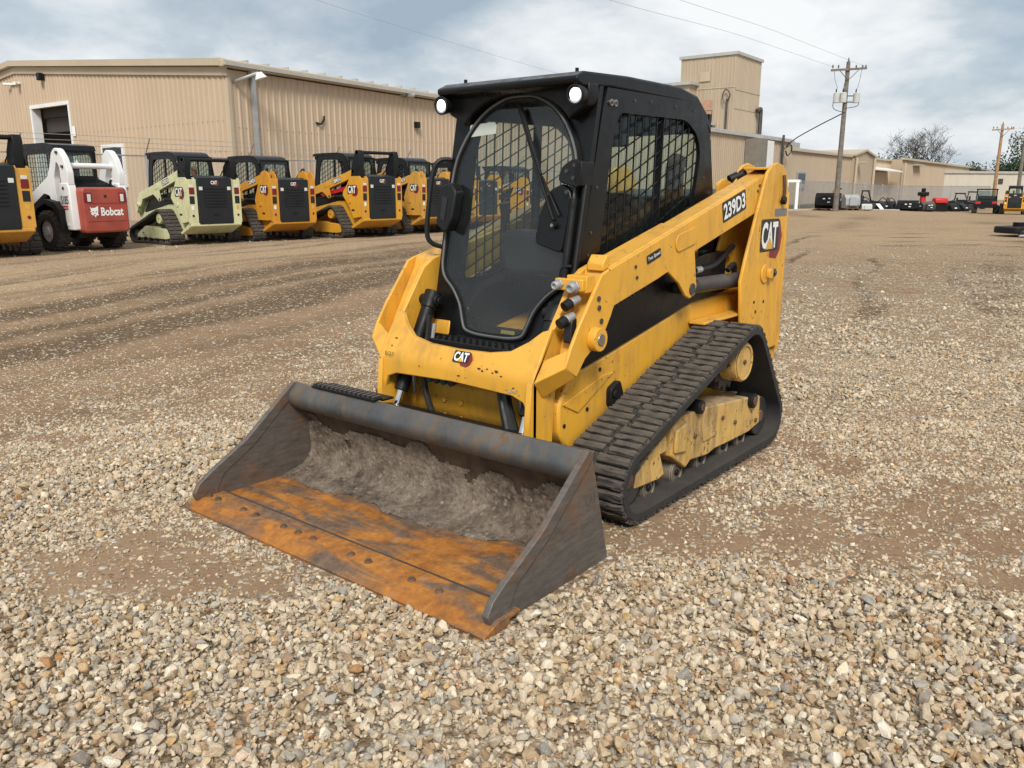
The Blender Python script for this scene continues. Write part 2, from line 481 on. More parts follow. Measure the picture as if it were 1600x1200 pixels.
RUTS = [(-7.35, .34, 1.0), (-6.35, .20, .7), (-5.55, .40, 1.0), (-8.9, .25, .4), (-4.3, .3, .35), (-10.4, .22, .35), (-3.2, .22, .3), (-12.2, .3, .3)]
def ground_masks(x, y):
    """gravel cover 0..1, damp churned soil 0..1 and pale dry dust 0..1"""
    wob = (fbm(x * .25, y * .25, 5) - .5) * 1.4
    v = y - .215 * x + wob
    damp = np.zeros_like(x)
    for c, w, k in RUTS:
        damp = np.maximum(damp, k * np.exp(-((v - c) / w) ** 2))
    Dm = (x - CAM.x) * FX + (y - CAM.y) * FY
    lanes = fbm(v * 2.6 + 40, x * .09 + 3, 71, 4)
    damp = np.maximum(damp, (.40 + .55 * sstep(1, 5, (x - CAM.x) * RX + (y - CAM.y) * RY)) * sstep(.53, .68, lanes) * sstep(7, 12, Dm))
    damp = damp * (.45 + .8 * fbm(x * 2.2, y * 2.2, 21)) * sstep(7, 2.5, x) * (.45 + .55 * sstep(-30, -8, x))
    near = fbm(x * .9 + 3, y * .9, 2, 5)
    g = .30 + 1.1 * (near - .38)
    g = g + .75 * sstep(1.0, 2.0, x * .75 + y * .62 - .35)                     # deep fresh gravel at the near edge
    for (px, py, r, k) in [(2.25, -.42, .48, -.55), (1.95, .10, .22, -.2), (.50, 1.12, .42, -.40), (.05, 1.55, .48, -.32), (-.25, 2.1, .5, -.22),
                           (.75, 1.0, .3, -.4), (1.1, -1.35, .55, .55), (2.3, -1.3, .5, .5), (1.3, -.95, .4, .5),
                           (.2, -2.7, 1.0, -.10), (-1.0, 1.6, .9, -.1), (-3.2, 1.6, 2.2, .28), (-.4, -2.2, .6, .15),
                           (2.55, .35, .5, .6), (2.0, .75, .5, .8), (1.2, 2.0, .7, .7), (1.0, 1.5, .35, .4), (2.9, -.3, .4, .5), (-1.5, -1.6, .7, .3)]:
        g = g + k * np.exp(-(((x - px) ** 2 + (y - py) ** 2) / r ** 2))
    g = g * (1 - .68 * sstep(-1.25, -2.9, y + .25 * (x - 1.2)) * sstep(-2.5, -.5, x))
    road = sstep(-2.6, -4.6, v) * sstep(7, 4, x)
    g = g * (1 - .93 * road) + .05 * road
    g = g + .30 * np.exp(-((y + 14.3) / .9) ** 2) * (near > .40)                 # pale gravel strip along the parked row
    g = g + (fbm(x * 5.5, y * 5.5, 33, 4) - .5) * 1.0 * (1 - road)
    D = (x - CAM.x) * FX + (y - CAM.y) * FY; s = (x - CAM.x) * RX + (y - CAM.y) * RY
    far = sstep(11, 24, D) * sstep(-2, 4, s)
    g = g * (1 - .75 * far)
    dry = np.clip(sstep(-7.8, -9.5, v) * .8 + far * .7 + (fbm(x * .5, y * .5, 40) - .5) * .9, 0, 1)
    return np.clip(g, 0, 1), np.clip(damp, 0, 1), dry
def ground_z(x, y, fine=True):
    D = (x - CAM.x) * FX + (y - CAM.y) * FY; s = (x - CAM.x) * RX + (y - CAM.y) * RY
    z = .23 * sstep(7, 14.5, D) * sstep(3.5, -2.0, s - .02 * D) - .28 * sstep(28, 50, D) * sstep(22, 33, s)
    if fine:
        g, damp, dry = ground_masks(x, y)
        fade = sstep(40, 12, D)
        z = z + fade * ((fbm(x * 1.3, y * 1.3, 60) - .5) * .028 + (fbm(x * 9, y * 9, 61, 3) - .5) * .014 - damp * .022 * (.6 + .8 * vnoise(x * 11, y * 3, 9)))
        hold = np.maximum(np.exp(-((x + .1) / 1.5) ** 6 - (y / 1.15) ** 6), np.exp(-((x - 1.35) / .6) ** 6 - (y / 1.1) ** 6))
        z = z * (1 - hold) - .004 * hold
    return z
def gz(x, y):
    return float(ground_z(np.array([float(x)]), np.array([float(y)]), False)[0])

dd = np.concatenate([np.arange(-9, .6, .6), np.arange(.6, 13, .055), np.arange(13, 30, .16), 30 * 1.075 ** np.arange(0, 52)])
ss = np.arange(-9, 9.01, .055)
ext = 9.1 * 1.09 ** np.arange(0, 52)
ss = np.concatenate([-ext[::-1], ss, ext])
DD, SS = np.meshgrid(dd, ss, indexing='ij')
GXX = CAM.x + DD * FX + SS * RX; GYY = CAM.y + DD * FY + SS * RY
GZZ = ground_z(GXX.ravel(), GYY.ravel()).reshape(GXX.shape)
nv0, nv1 = DD.shape
idx = np.arange(nv0 * nv1).reshape(nv0, nv1)
quads = np.stack([idx[:-1, :-1], idx[1:, :-1], idx[1:, 1:], idx[:-1, 1:]], -1).reshape(-1, 4)
gm = bpy.data.meshes.new('ground')
gm.vertices.add(nv0 * nv1)
gm.vertices.foreach_set('co', np.stack([GXX.ravel(), GYY.ravel(), GZZ.ravel()], -1).ravel().astype(np.float32))
gm.loops.add(quads.size); gm.loops.foreach_set('vertex_index', quads.ravel().astype(np.int32))
gm.polygons.add(len(quads)); gm.polygons.foreach_set('loop_start', np.arange(0, quads.size, 4, dtype=np.int32))
gm.update(calc_edges=True)
gm.polygons.foreach_set('use_smooth', np.ones(len(quads), bool))
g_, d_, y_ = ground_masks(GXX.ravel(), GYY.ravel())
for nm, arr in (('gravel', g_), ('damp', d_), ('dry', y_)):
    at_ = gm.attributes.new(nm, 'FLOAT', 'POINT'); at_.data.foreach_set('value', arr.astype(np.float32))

def ground_material():
    N = Nodes('yard_dirt_and_gravel')
    def attr(n_):
        a = N.new('ShaderNodeAttribute', attribute_name=n_); return a.outputs['Fac']
    co = N.pos()
    big = N.noise(co, .55, 6, .6); mid = N.noise(co, 5.5, 7, .65); fin = N.noise(co, 42, 6, .7)
    soil = N.ramp(N.math('ADD', N.math('MULTIPLY', big, .5), N.math('MULTIPLY', mid, .5)), [(.33, (0.198, 0.129, 0.082)), (.5, (0.263, 0.175, 0.110)), (.68, (0.319, 0.222, 0.142))])
    soil = N.mix(N.math('MULTIPLY', attr('dry'), .75), soil, N.ramp(mid, [(.3, (0.362, 0.257, 0.156)), (.7, (0.456, 0.342, 0.216))]))
    soil = N.mix(N.ramp(N.math('ADD', attr('damp'), N.math('MULTIPLY', N.math('SUBTRACT', fin, .5), .6)), [(.08, 0.0), (.50, .95)]), soil, N.ramp(fin, [(.3, (0.089, 0.063, 0.042)), (.7, (0.157, 0.110, 0.072))]))
    soil = N.mix(N.ramp(attr('gravel'), [(.35, 0.0), (.95, .62)]), soil, N.ramp(mid, [(.3, (0.102, 0.073, 0.053)), (.7, (0.184, 0.133, 0.093))]))  # shade in the gaps between stones, painted into the soil by gravel cover
    soil = N.mix(.35, soil, N.ramp(fin, [(.25, (.3, .3, .3)), (.75, (.72, .72, .72))]), 'OVERLAY')
    # stones too small or too far to be built one by one
    cs = N.pos(scale=(1, 1, .001))
    d1 = N.voro(cs, 36); c1 = N.voro(cs, 36, out='Color')
    sx_ = N.new('ShaderNodeSeparateColor'); N.t.links.new(c1, sx_.inputs[0])
    stone = N.ramp(sx_.outputs[0], [(0, (0.216, 0.160, 0.104)), (.25, (0.356, 0.263, 0.166)), (.5, (0.454, 0.360, 0.247)), (.75, (0.562, 0.483, 0.370)), (.93, (0.367, 0.355, 0.322)), (1, (0.648, 0.586, 0.483))])
    stone = N.mix(N.ramp(d1, [(.45, 0.0), (.72, .75)]), stone, (0.140, 0.093, 0.057))
    keep = N.math('LESS_THAN', sx_.outputs[1], N.math('ADD', N.math('MULTIPLY', attr('gravel'), 1.05), N.math('MULTIPLY', N.math('SUBTRACT', mid, .42), .9)))
    d2 = N.voro(cs, 70); c2 = N.voro(cs, 70, out='Color')
    sy_ = N.new('ShaderNodeSeparateColor'); N.t.links.new(c2, sy_.inputs[0])
    grit = N.ramp(sy_.outputs[0], [(0, (0.184, 0.129, 0.081)), (.5, (0.367, 0.267, 0.170)), (1, (0.562, 0.473, 0.351))])
    kg = N.math('MULTIPLY', N.math('LESS_THAN', sy_.outputs[1], N.math('ADD', N.math('MULTIPLY', attr('gravel'), .8), .10)), N.ramp(d2, [(.4, .85), (.65, 0.0)]))
    col = N.mix(kg, soil, grit)
    col = N.mix(keep, col, stone)
    h = N.math('ADD', N.math('MULTIPLY', N.math('MULTIPLY', N.math('SUBTRACT', .7, d1), keep), 1.0), N.math('ADD', N.math('MULTIPLY', fin, .35), N.math('MULTIPLY', kg, .3)))
    N.bsdf(Base_Color=col, Roughness=1.0, Specular_IOR_Level=.0, Normal=N.bump(h, .8, .02))
    return N.m
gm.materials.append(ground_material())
ground = link('ground', gm)
tag(ground, kind='structure')

def stone_material():
    N = Nodes('gravel_stone')
    oi = N.new('ShaderNodeObjectInfo')
    co = N.coord()
    rn = oi.outputs['Random']
    base = N.ramp(rn, [(0, (0.329, 0.225, 0.129)), (.09, (0.456, 0.338, 0.210)), (.20, (0.562, 0.456, 0.315)), (.30, (0.647, 0.553, 0.411)), (.40, (0.413, 0.369, 0.301)), (.50, (0.594, 0.492, 0.353)), (.58, (0.742, 0.666, 0.535)), (.66, (0.498, 0.379, 0.239)),
                        (.74, (0.382, 0.364, 0.325)), (.80, (0.636, 0.538, 0.392)), (.87, (0.530, 0.348, 0.162)), (.91, (0.307, 0.302, 0.282)), (.94, (0.424, 0.215, 0.081)), (.97, (0.784, 0.728, 0.621)), (1, (0.212, 0.174, 0.143))])
    n1 = N.noise(co, 1.6, 6, .7); n2 = N.noise(co, 9, 4, .6)
    col = N.mix(.75, base, N.ramp(n1, [(.28, (.22, .21, .20)), (.72, (.72, .715, .71))]), 'OVERLAY')
    col = N.mix(N.ramp(N.noise(co, 2.6, 5, .7), [(.54, 0.0), (.76, .5)]), col, (0.324, 0.220, 0.134))
    N.bsdf(Base_Color=col, Roughness=.85, Specular_IOR_Level=.25, Normal=N.bump(n2, .35, .05))
    return N.m
m_stone = stone_material()
stone_col = bpy.data.collections.new('stone_shapes')
for k in range(18):
    bm = bmesh.new()
    pts = []
    flat_ = rnd.uniform(.45, .85); lon = rnd.uniform(.62, 1.0)
    for i in range(rnd.randint(11, 18)):
        p = Vector((rnd.gauss(0, 1), rnd.gauss(0, 1), rnd.gauss(0, 1))).normalized() * rnd.uniform(.82, 1.06)
        pts.append(bm.verts.new((p.x * .5, p.y * .5 * lon, p.z * .5 * flat_)))
    r_ = bmesh.ops.convex_hull(bm, input=bm.verts)
    bmesh.ops.delete(bm, geom=[g for g in r_['geom_interior'] if isinstance(g, bmesh.types.BMVert)], context='VERTS')
    bmesh.ops.bevel(bm, geom=list(bm.edges), offset=.03, segments=1, affect='EDGES', clamp_overlap=True)
    bmesh.ops.triangulate(bm, faces=bm.faces)
    for f in bm.faces: f.smooth = True
    for e_ in bm.edges:
        if len(e_.link_faces) == 2 and e_.link_faces[0].normal.dot(e_.link_faces[1].normal) < .90: e_.smooth = False
    me = bpy.data.meshes.new('stone'); bm.to_mesh(me); bm.free()
    me.materials.append(m_stone)
    stone_col.objects.link(bpy.data.objects.new('stone', me))

def scatter(n, dmin, dmax, density_fn, size_fn, pad=1.6):
    u = nr.random(n)
    D = np.sqrt(dmin ** 2 + u * (dmax ** 2 - dmin ** 2))
    s = (nr.random(n) * 2 - 1) * (.66 * D + pad)
    keep = nr.random(n) < 1.0
    x = CAM.x + D * FX + s * RX; y = CAM.y + D * FY + s * RY
    g, dmp, dry = ground_masks(x, y)
    keep &= nr.random(n) < density_fn(g, D)
    keep &= ~((x > .90) & (x < 1.75) & (np.abs(y) < .94))
    keep &= ~((x > -1.0) & (x < .62) & (np.abs(y) > .48) & (np.abs(y) < .86))
    x, y, g, D = x[keep], y[keep], g[keep], D[keep]
    return x, y, g, D, size_fn(g, len(x))
parts_ = []
parts_.append(scatter(108000, .7, 5.0, lambda g, D: .07 + .93 * sstep(.05, .80, g), lambda g, n: np.clip(nr.lognormal(math.log(.0210), .34, n), .009, .050) * (.70 + .42 * g)))
parts_.append(scatter(76000, 5.0, 11.0, lambda g, D: (.05 + .95 * sstep(.05, .85, g)) * sstep(12.5, 7, D), lambda g, n: np.clip(nr.lognormal(math.log(.0255), .30, n), .012, .055) * (.72 + .4 * g)))
parts_.append(scatter(120000, .7, 7.0, lambda g, D: .28 + .65 * sstep(.05, .5, g), lambda g, n: np.clip(nr.lognormal(math.log(.0115), .38, n), .005, .026)))
parts_.append(scatter(60000, .7, 7.5, lambda g, D: .10 + .45 * sstep(.08, .5, g), lambda g, n: np.clip(nr.lognormal(math.log(.0185), .28, n), .010, .034)))
parts_.append(scatter(26000, 9.0, 22.0, lambda g, D: sstep(.2, .7, g) * .8, lambda g, n: np.clip(nr.lognormal(math.log(.030), .3, n), .016, .06)))
sxx = np.concatenate([p[0] for p in parts_]); syy = np.concatenate([p[1] for p in parts_]); sgg = np.concatenate([p[2] for p in parts_]); ssz = np.concatenate([p[4] for p in parts_])
szz = ground_z(sxx, syy) + ssz * (.02 + .60 * nr.random(len(sxx)) * sstep(.3, .9, sgg)) + (ssz < .02) * .001
pm = bpy.data.meshes.new('gravel')
pm.vertices.add(len(sxx)); pm.vertices.foreach_set('co', np.stack([sxx, syy, szz], -1).ravel().astype(np.float32))
rot = np.stack([nr.normal(0, .62, len(sxx)), nr.normal(0, .62, len(sxx)), nr.random(len(sxx)) * 6.283], -1)
a_ = pm.attributes.new('turn', 'FLOAT_VECTOR', 'POINT'); a_.data.foreach_set('vector', rot.ravel().astype(np.float32))
a_ = pm.attributes.new('size', 'FLOAT', 'POINT'); a_.data.foreach_set('value', (ssz * 1.12).astype(np.float32))
pm.materials.append(m_stone)
gravel = link('gravel', pm)
tag(gravel, 'loose tan and grey crushed stone gravel spread over the yard dirt', 'gravel', kind='stuff')
ng = bpy.data.node_groups.new('gravel_scatter', 'GeometryNodeTree')
ng.interface.new_socket('Geometry', in_out='INPUT', socket_type='NodeSocketGeometry')
ng.interface.new_socket('Geometry', in_out='OUTPUT', socket_type='NodeSocketGeometry')
gi = ng.nodes.new('NodeGroupInput'); go = ng.nodes.new('NodeGroupOutput')
m2p = ng.nodes.new('GeometryNodeMeshToPoints')
iop = ng.nodes.new('GeometryNodeInstanceOnPoints')
ci = ng.nodes.new('GeometryNodeCollectionInfo'); ci.inputs['Collection'].default_value = stone_col
ci.inputs['Separate Children'].default_value = True; ci.inputs['Reset Children'].default_value = True
na1 = ng.nodes.new('GeometryNodeInputNamedAttribute'); na1.data_type = 'FLOAT_VECTOR'; na1.inputs[0].default_value = 'turn'
na2 = ng.nodes.new('GeometryNodeInputNamedAttribute'); na2.data_type = 'FLOAT'; na2.inputs[0].default_value = 'size'
L = ng.links.new
L(gi.outputs[0], m2p.inputs['Mesh']); L(m2p.outputs[0], iop.inputs['Points'])
L(ci.outputs[0], iop.inputs['Instance']); iop.inputs['Pick Instance'].default_value = True
rv = ng.nodes.new('FunctionNodeRandomValue'); rv.data_type = 'INT'; rv.inputs[4].default_value = 0; rv.inputs[5].default_value = 17
L(rv.outputs[2], iop.inputs['Instance Index'])
L(na1.outputs[0], iop.inputs['Rotation']); L(na2.outputs[0], iop.inputs['Scale'])
L(iop.outputs[0], go.inputs[0])
md = gravel.modifiers.new('scatter', 'NODES'); md.node_group = ng

# ------------------------------------------------------------------ track loaders
def bucket_material():
    N = Nodes('worn_bucket_floor')
    co = N.coord(); st = N.coord(scale=(3.2, .9, 1.0), rot=(0, 0, .35))
    n1 = N.noise(st, 3.2, 7, .62, .6); n2 = N.noise(co, 26, 6, .7); n3 = N.noise(N.coord(scale=(1, 1, 1), loc=(4, 2, 1)), 2.4, 5, .6, 1.0)
    rust = N.ramp(N.math('ADD', N.math('MULTIPLY', n2, .5), N.math('MULTIPLY', N.noise(co, 6, 6, .7), .5)), [(.30, (.15, .058, .018)), (.46, (.34, .125, .020)), (.62, (.50, .205, .034)), (.75, (.42, .24, .10))])
    scr = N.noise(N.coord(scale=(1.2, 16, 1)), 6, 5, .65)
    rust = N.mix(N.ramp(scr, [(.55, 0.0), (.72, .5)]), rust, (.20, .105, .055))
    dark = N.ramp(n2, [(.3, (.065, .050, .040)), (.7, (.165, .120, .088))])
    col = N.mix(N.ramp(N.math('ADD', N.math('MULTIPLY', n1, .7), N.math('MULTIPLY', n3, .3)), [(.455, 0.0), (.565, .88)]), rust, dark)
    col = N.mix(N.ramp(N.noise(co, 9, 8, .75), [(.58, 0.0), (.74, .55)]), col, (.33, .24, .165))
    N.bsdf(Base_Color=col, Roughness=N.ramp(n2, [(.3, .55), (.7, .9)]), Metallic=.15, Normal=N.bump(N.noise(co, 60, 5, .7), .25, .004))
    return N.m
def bucket_steel():
    N = Nodes('worn_bucket_steel')
    co = N.coord(); st = N.coord(scale=(1.0, 1.0, 5.0), rot=(0, .55, 0))
    n1 = N.noise(co, 4.0, 7, .65, .5); n2 = N.noise(co, 30, 6, .7)
    steel = N.ramp(N.noise(st, 14, 5, .6), [(.3, (.098, .084, .074)), (.7, (.165, .145, .128))])
    rust = N.ramp(n2, [(.3, (.15, .062, .022)), (.7, (.33, .135, .035))])
    col = N.mix(N.ramp(n1, [(.50, 0.0), (.72, .6)]), steel, rust)
    N.bsdf(Base_Color=col, Roughness=N.ramp(n2, [(.3, .4), (.7, .75)]), Metallic=.35, Normal=N.bump(n2, .15, .003))
    return N.m
def soil_material():
    N = Nodes('caked_grey_soil')
    co = N.coord()
    n1 = N.noise(co, 16, 8, .75); n2 = N.noise(co, 3, 5)
    col = N.ramp(N.math('ADD', N.math('MULTIPLY', n1, .65), N.math('MULTIPLY', n2, .35)), [(.36, (.060, .047, .038)), (.45, (.15, .115, .09)), (.53, (.235, .19, .148)), (.66, (.37, .305, .24))])
    vd = N.voro(co, 42); vc = N.voro(co, 42, out='Color'); sv = N.new('ShaderNodeSeparateColor'); N.t.links.new(vc, sv.inputs[0])
    col = N.mix(N.math('MULTIPLY', N.math('GREATER_THAN', sv.outputs[0], .62), N.ramp(vd, [(.25, .75), (.55, 0.0)])), col, N.ramp(sv.outputs[1], [(0, (.10, .078, .06)), (1, (.42, .35, .28))]))
    col = N.mix(.6, col, N.ramp(N.noise(co, 120, 4, .7), [(.3, (.28, .28, .28)), (.7, (.72, .72, .72))]), 'OVERLAY')
    N.bsdf(Base_Color=col, Roughness=.95, Specular_IOR_Level=.15, Normal=N.bump(N.math('SUBTRACT', N.noise(co, 55, 8, .8), N.math('MULTIPLY', vd, .5)), 1.0, .016))
    return N.m
m_bfloor, m_bsteel, m_soil = bucket_material(), bucket_steel(), soil_material()
m_bblue = mat('worn_blue_grey_paint', (.080, .092, .102), .36, .35, edge=1.0, grime=.8, var=.35, scale=5, dust=.28, dustcol=(.20, .15, .11), chips=1.0, chipcol=(.16, .085, .04))

def hull_path(circles, n=72):
    pts = []
    for cx, cz, r in circles:
        for k in range(n):
            a = 2 * math.pi * k / n
            pts.append((cx + r * math.cos(a), cz + r * math.sin(a)))
    pts = sorted(set(pts))
    def half(ps):
        h = []
        for p in ps:
            while len(h) > 1 and (h[-1][0] - h[-2][0]) * (p[1] - h[-2][1]) - (h[-1][1] - h[-2][1]) * (p[0] - h[-2][0]) <= 0: h.pop()
            h.append(p)
        return h
    lo = half(pts); up = half(pts[::-1])
    return [Vector((p[0], p[1])) for p in lo[:-1] + up[:-1]]            # counter-clockwise in (x,z)
def resample(loop, n):
    P = loop + [loop[0]]
    L_ = [0.0]
    for a, b in zip(P, P[1:]): L_.append(L_[-1] + (b - a).length)
    out = []; j = 0
    for k in range(n):
        t = L_[-1] * k / n
        while L_[j + 1] < t: j += 1
        f = (t - L_[j]) / max(1e-9, L_[j + 1] - L_[j])
        p = P[j].lerp(P[j + 1], f); d = (P[j + 1] - P[j]).normalized()
        out.append((p, d))
    return out, L_[-1]

m_roll = mat('worn_roller_steel', (.20, .17, .13), .55, .4, var=.3, scale=10, dust=.3)
CIRC = [(.575, .185, .158), (-.875, .172, .145), (-.55, .545, .183)]
def track(root, side, hero, paint_frame, rubber, lugmat):
    y0, y1 = (.518, .838)
    t = MB()
    belt = hull_path(CIRC)
    smp, ln = resample(belt, 150)
    th = .030
    V, F = [], []
    for p, d in smp:
        nrm = Vector((d.y, -d.x))
        for q in (p - nrm * th, p):
            for y in (y0, y1): V.append((q.x, side * y, q.y))
    m = len(smp)
    for i in range(m):
        a, b = 4 * i, 4 * ((i + 1) % m)
        F += [(a, a + 1, b + 1, b), (a + 2, b + 2, b + 3, a + 3), (a, b, b + 2, a + 2), (a + 1, a + 3, b + 3, b + 1)]
    t.add(V, F)
    belt_o = t.build('track', rubber, root, sharp=50)
    nl = 82 if hero else 44
    hh, ll = (.020, .5)
    pts, ln = resample(belt, nl)
    pitch = ln / nl
    def lug_mesh(w):
        b = MB(); l0, l1 = pitch * .46, pitch * .34
        b.hexa([(-l0, -w / 2, -.004), (l0, -w / 2, -.004), (l0, w / 2, -.004), (-l0, w / 2, -.004), (-l1, -w / 2 + .004, hh), (l1, -w / 2 + .004, hh), (l1, w / 2 - .004, hh), (-l1, w / 2 - .004, hh)])
        return b
    if hero and side > 0:
        me = {}
        for w in (.160, .132):
            for v_ in range(5):
                b = lug_mesh(w)
                me[(w, v_)] = b.mesh('lug', lugmat, post=lambda bm: (bmesh.ops.subdivide_edges(bm, edges=bm.edges, cuts=3, use_grid_fill=True), [setattr(v, 'co', v.co + Vector((rnd.uniform(-.0042, .0042), rnd.uniform(-.005, .005), rnd.uniform(-.0055, .004)))) for v in bm.verts]))
        for k, (p, d) in enumerate(pts):
            nrm = Vector((d.y, -d.x)); ang = math.atan2(d.y, d.x)
            big_out = (k // 2) % 2 == 0
            wo = .160 if big_out else .132; wi = .292 - wo
            for w, yc in ((wo, y1 - .003 - wo / 2), (wi, y0 + .003 + wi / 2)):
                w = .160 if abs(w - .160) < .01 else .132
                o = link('lug', me[(w, rnd.randrange(5))], belt_o)
                X = Vector((d.x, 0, d.y)); Z = Vector((nrm.x, 0, nrm.y)); Y = Z.cross(X)
                M4 = Matrix((X, Y, Z)).transposed().to_4x4(); M4.translation = (p.x, side * yc, p.y)
                o.matrix_local = M4
    else:
        b = MB()
        for k, (p, d) in enumerate(pts):
            nrm = Vector((d.y, -d.x))
            X = Vector((d.x, 0, d.y)); Z = Vector((nrm.x, 0, nrm.y))
            off = .034 * (1 if (k // 2) % 2 else -1)
            for ya, yb in ((y0 + .003, .678 + off - .018), (.678 + off + .018, y1 - .003)):
                c = Vector((p.x, 0, p.y)); l0, l1 = pitch * .42, pitch * .33
                q = []
                for zz, l in ((-.004, l0), (hh, l1)):
                    for sx, y in ((-l, ya), (l, ya), (l, yb), (-l, yb)):
                        v = c + X * sx + Z * zz; q.append((v.x, side * y, v.z))
                b.hexa(q)
        o = b.build('tread_lugs', lugmat, belt_o); o['kind'] = 'stuff'
    # running gear
    ys = lambda a: side * a
    def pr(b, poly, a, c): b.prism(poly, ys(a), ys(c))
    fr_ = MB()
    pr(fr_, [(.219, .343), (.206, .207), (.05, .107), (.0, .134), (-.19, .114), (-.267, .126), (-.516, .118), (-.706, .117), (-.85, .14), (-.835, .302), (-.659, .326), (-.40, .35), (-.158, .376), (.108, .384)], .60, .775)
    fo = fr_.build('track_frame', paint_frame, root, bevel=.008)
    fk = MB(); pr(fk, [(.52, .135), (.507, .195), (.40, .26), (.254, .323), (.228, .241), (.302, .241), (.255, .134), (.309, .121)], .62, .77)
    fk.build('idler_fork', paint_frame, root, bevel=.006)
    if hero:
        q = MB(); pr(q, rounded([(-.12, .20), (-.12, .27), (-.22, .27), (-.22, .20)], .01), .775, .782); pr(q, [(-.20, .205), (-.20, .225), (-.27, .225), (-.27, .205)], .775, .784); q.build('cover_plate', paint_frame, fo, bevel=.003)
        q = MB(); pr(q, [(.19, .22), (.19, .33), (.07, .35), (.07, .20)], .775, .790); q.build('lug_bracket', paint_frame, fo, bevel=.006)
        q = MB(); q.cyl((-.05, ys(.70), .40), (-.05, ys(.80), .40), .036, n=20); q.mat(1); q.cyl((-.05, ys(.80), .40), (-.05, ys(.806), .40), .020, n=12); q.build('upper_roller', [m_blkm, m_rsteel], fo, bevel=.004)
        q = MB(); q.cyl((-.70, ys(.70), .30), (-.70, ys(.80), .30), .042, n=20); q.mat(1); q.cyl((-.70, ys(.80), .30), (-.70, ys(.805), .30), .026, n=16); q.build('pivot_cap', [m_blkm, m_rsteel], fo, bevel=.004)
        for bx, bz in ((-.03, .255), (-.34, .28), (-.5, .22), (-.78, .17)):
            q = MB(); q.cyl((bx, ys(.775), bz), (bx, ys(.785), bz), .012, n=6); q.build('bolt', m_rsteel, fo)
    for x in (.36, .087, -.173, -.439, -.66):
        q = MB(); q.cyl((x, ys(.57), .090), (x, ys(.742), .090), .060, n=24); q.ring((x, ys(.742), .090), (x, ys(.750), .090), .058, .044, n=24); q.mat(1)
        q.cyl((x, ys(.742), .090), (x, ys(.754), .090), .016, n=10); q.build('roller', [m_roll, m_blkm], root, bevel=.005)
    for (x, z, r) in ((.575, .185, .125), (-.875, .172, .112)):
        q = MB(); q.cyl((x, ys(.60), z), (x, ys(.76), z), r, n=28); q.mat(1); q.cyl((x, ys(.76), z), (x, ys(.772), z), .035, n=14)
        q.build('idler', [m_dsteel, m_rsteel], root, bevel=.008)
    cx, cz = -.53, .548
    q = MB(); pol = []
    for k in range(30):
        a = 2 * math.pi * k / 30; r = .172 if k % 2 else .135
        pol.append((cx + r * math.cos(a), cz + r * math.sin(a)))
    pr(q, pol, .63, .70); q.build('sprocket', m_dsteel, root)
    q = MB(); q.cyl((cx, ys(.50), cz), (cx, ys(.795), cz), .106, n=32); q.mat(0); q.ring((cx, ys(.795), cz), (cx, ys(.803), cz), .100, .084, n=28)
    q.mat(1); q.cyl((cx, ys(.795), cz), (cx, ys(.805), cz), .014, n=8)
    q.build('drive_hub', [paint_frame, m_rsteel], root, bevel=.006)

def cat_plate(mb, o, u, v, n, w, h, letters=True):
    """brand plate: material slots 0 black 1 red 2 white 3 gold. o = lower left corner"""
    mb.mat(1).poly([(w * .55, -h * .34), (w * 1.0, -h * .42), (w * 1.22, -h * .10), (w * 1.30, h * .45), (w * 1.12, h * 1.04), (w * .55, h * 1.0)], o, u, v, n, .0012)
    mb.mat(0).poly([(w * .60, -h * .30), (w * .98, -h * .36), (w * 1.17, -h * .07), (w * 1.24, h * .44), (w * 1.08, h * .98), (w * .6, h * .95)], o, u, v, n, .0010)
    mb.mat(0).poly(rounded([(-w * .06, -h * .10), (w * 1.06, -h * .10), (w * 1.06, h * 1.10), (-w * .06, h * 1.10)], w * .06, 3), o, u, v, n, .0018)
    v2, f = text2d('CAT', h, .035, 1.0, .92)
    k = w / max(a for a, b in v2)
    mb.mat(2).flat([(a * k, b) for a, b in v2], f, o, u, v, n, .0026)
    mb.mat(3).poly([(w * .27, -h * .02), (w * .74, -h * .02), (w * .505, h * .46)], o, u, v, n, .0034)
PLATE = lambda: [m_dec_k, m_dec_r, m_dec_w, m_dec_y]

CABW = .42
DOOR = [(0, 1.872), (.09, 1.865), (.20, 1.815), (.285, 1.735), (.345, 1.635), (.372, 1.55), (.382, 1.42), (.384, 1.16), (.378, 1.06), (.350, 1.005), (.290, .955), (.235, .885), (.205, .81), (.180, .768), (.12, .752), (.05, .748)]
DOOR = DOOR + [(-a, b) for a, b in DOOR[::-1] if a > 0]
DOOR = [(p.x, p.y) for p in smooth_path([(a, b, 0) for a, b in DOOR + [DOOR[0]]], 3)[:-1]]
def dx(z): return .36 + (1.86 - z) * .2
def grow(poly, d):
    n = len(poly); out = []
    A = sum(poly[i][0] * poly[(i + 1) % n][1] - poly[(i + 1) % n][0] * poly[i][1] for i in range(n))
    sg = 1 if A > 0 else -1
    for i in range(n):
        p0, p1, p2 = Vector(poly[i - 1]), Vector(poly[i]), Vector(poly[(i + 1) % n])
        t = ((p1 - p0).normalized() + (p2 - p1).normalized()).normalized()
        nn = Vector((t.y, -t.x)) * sg
        out.append((p1.x + nn.x * d, p1.y + nn.y * d))
    return out
SIDE_WIN = rounded([(.185, 1.785), (-.47, 1.79), (-.60, 1.725), (-.650, 1.635), (-.615, 1.455), (-.55, 1.22), (-.50, 1.03), (.36, .98), (.315, 1.19), (.245, 1.61)], .05, 4)

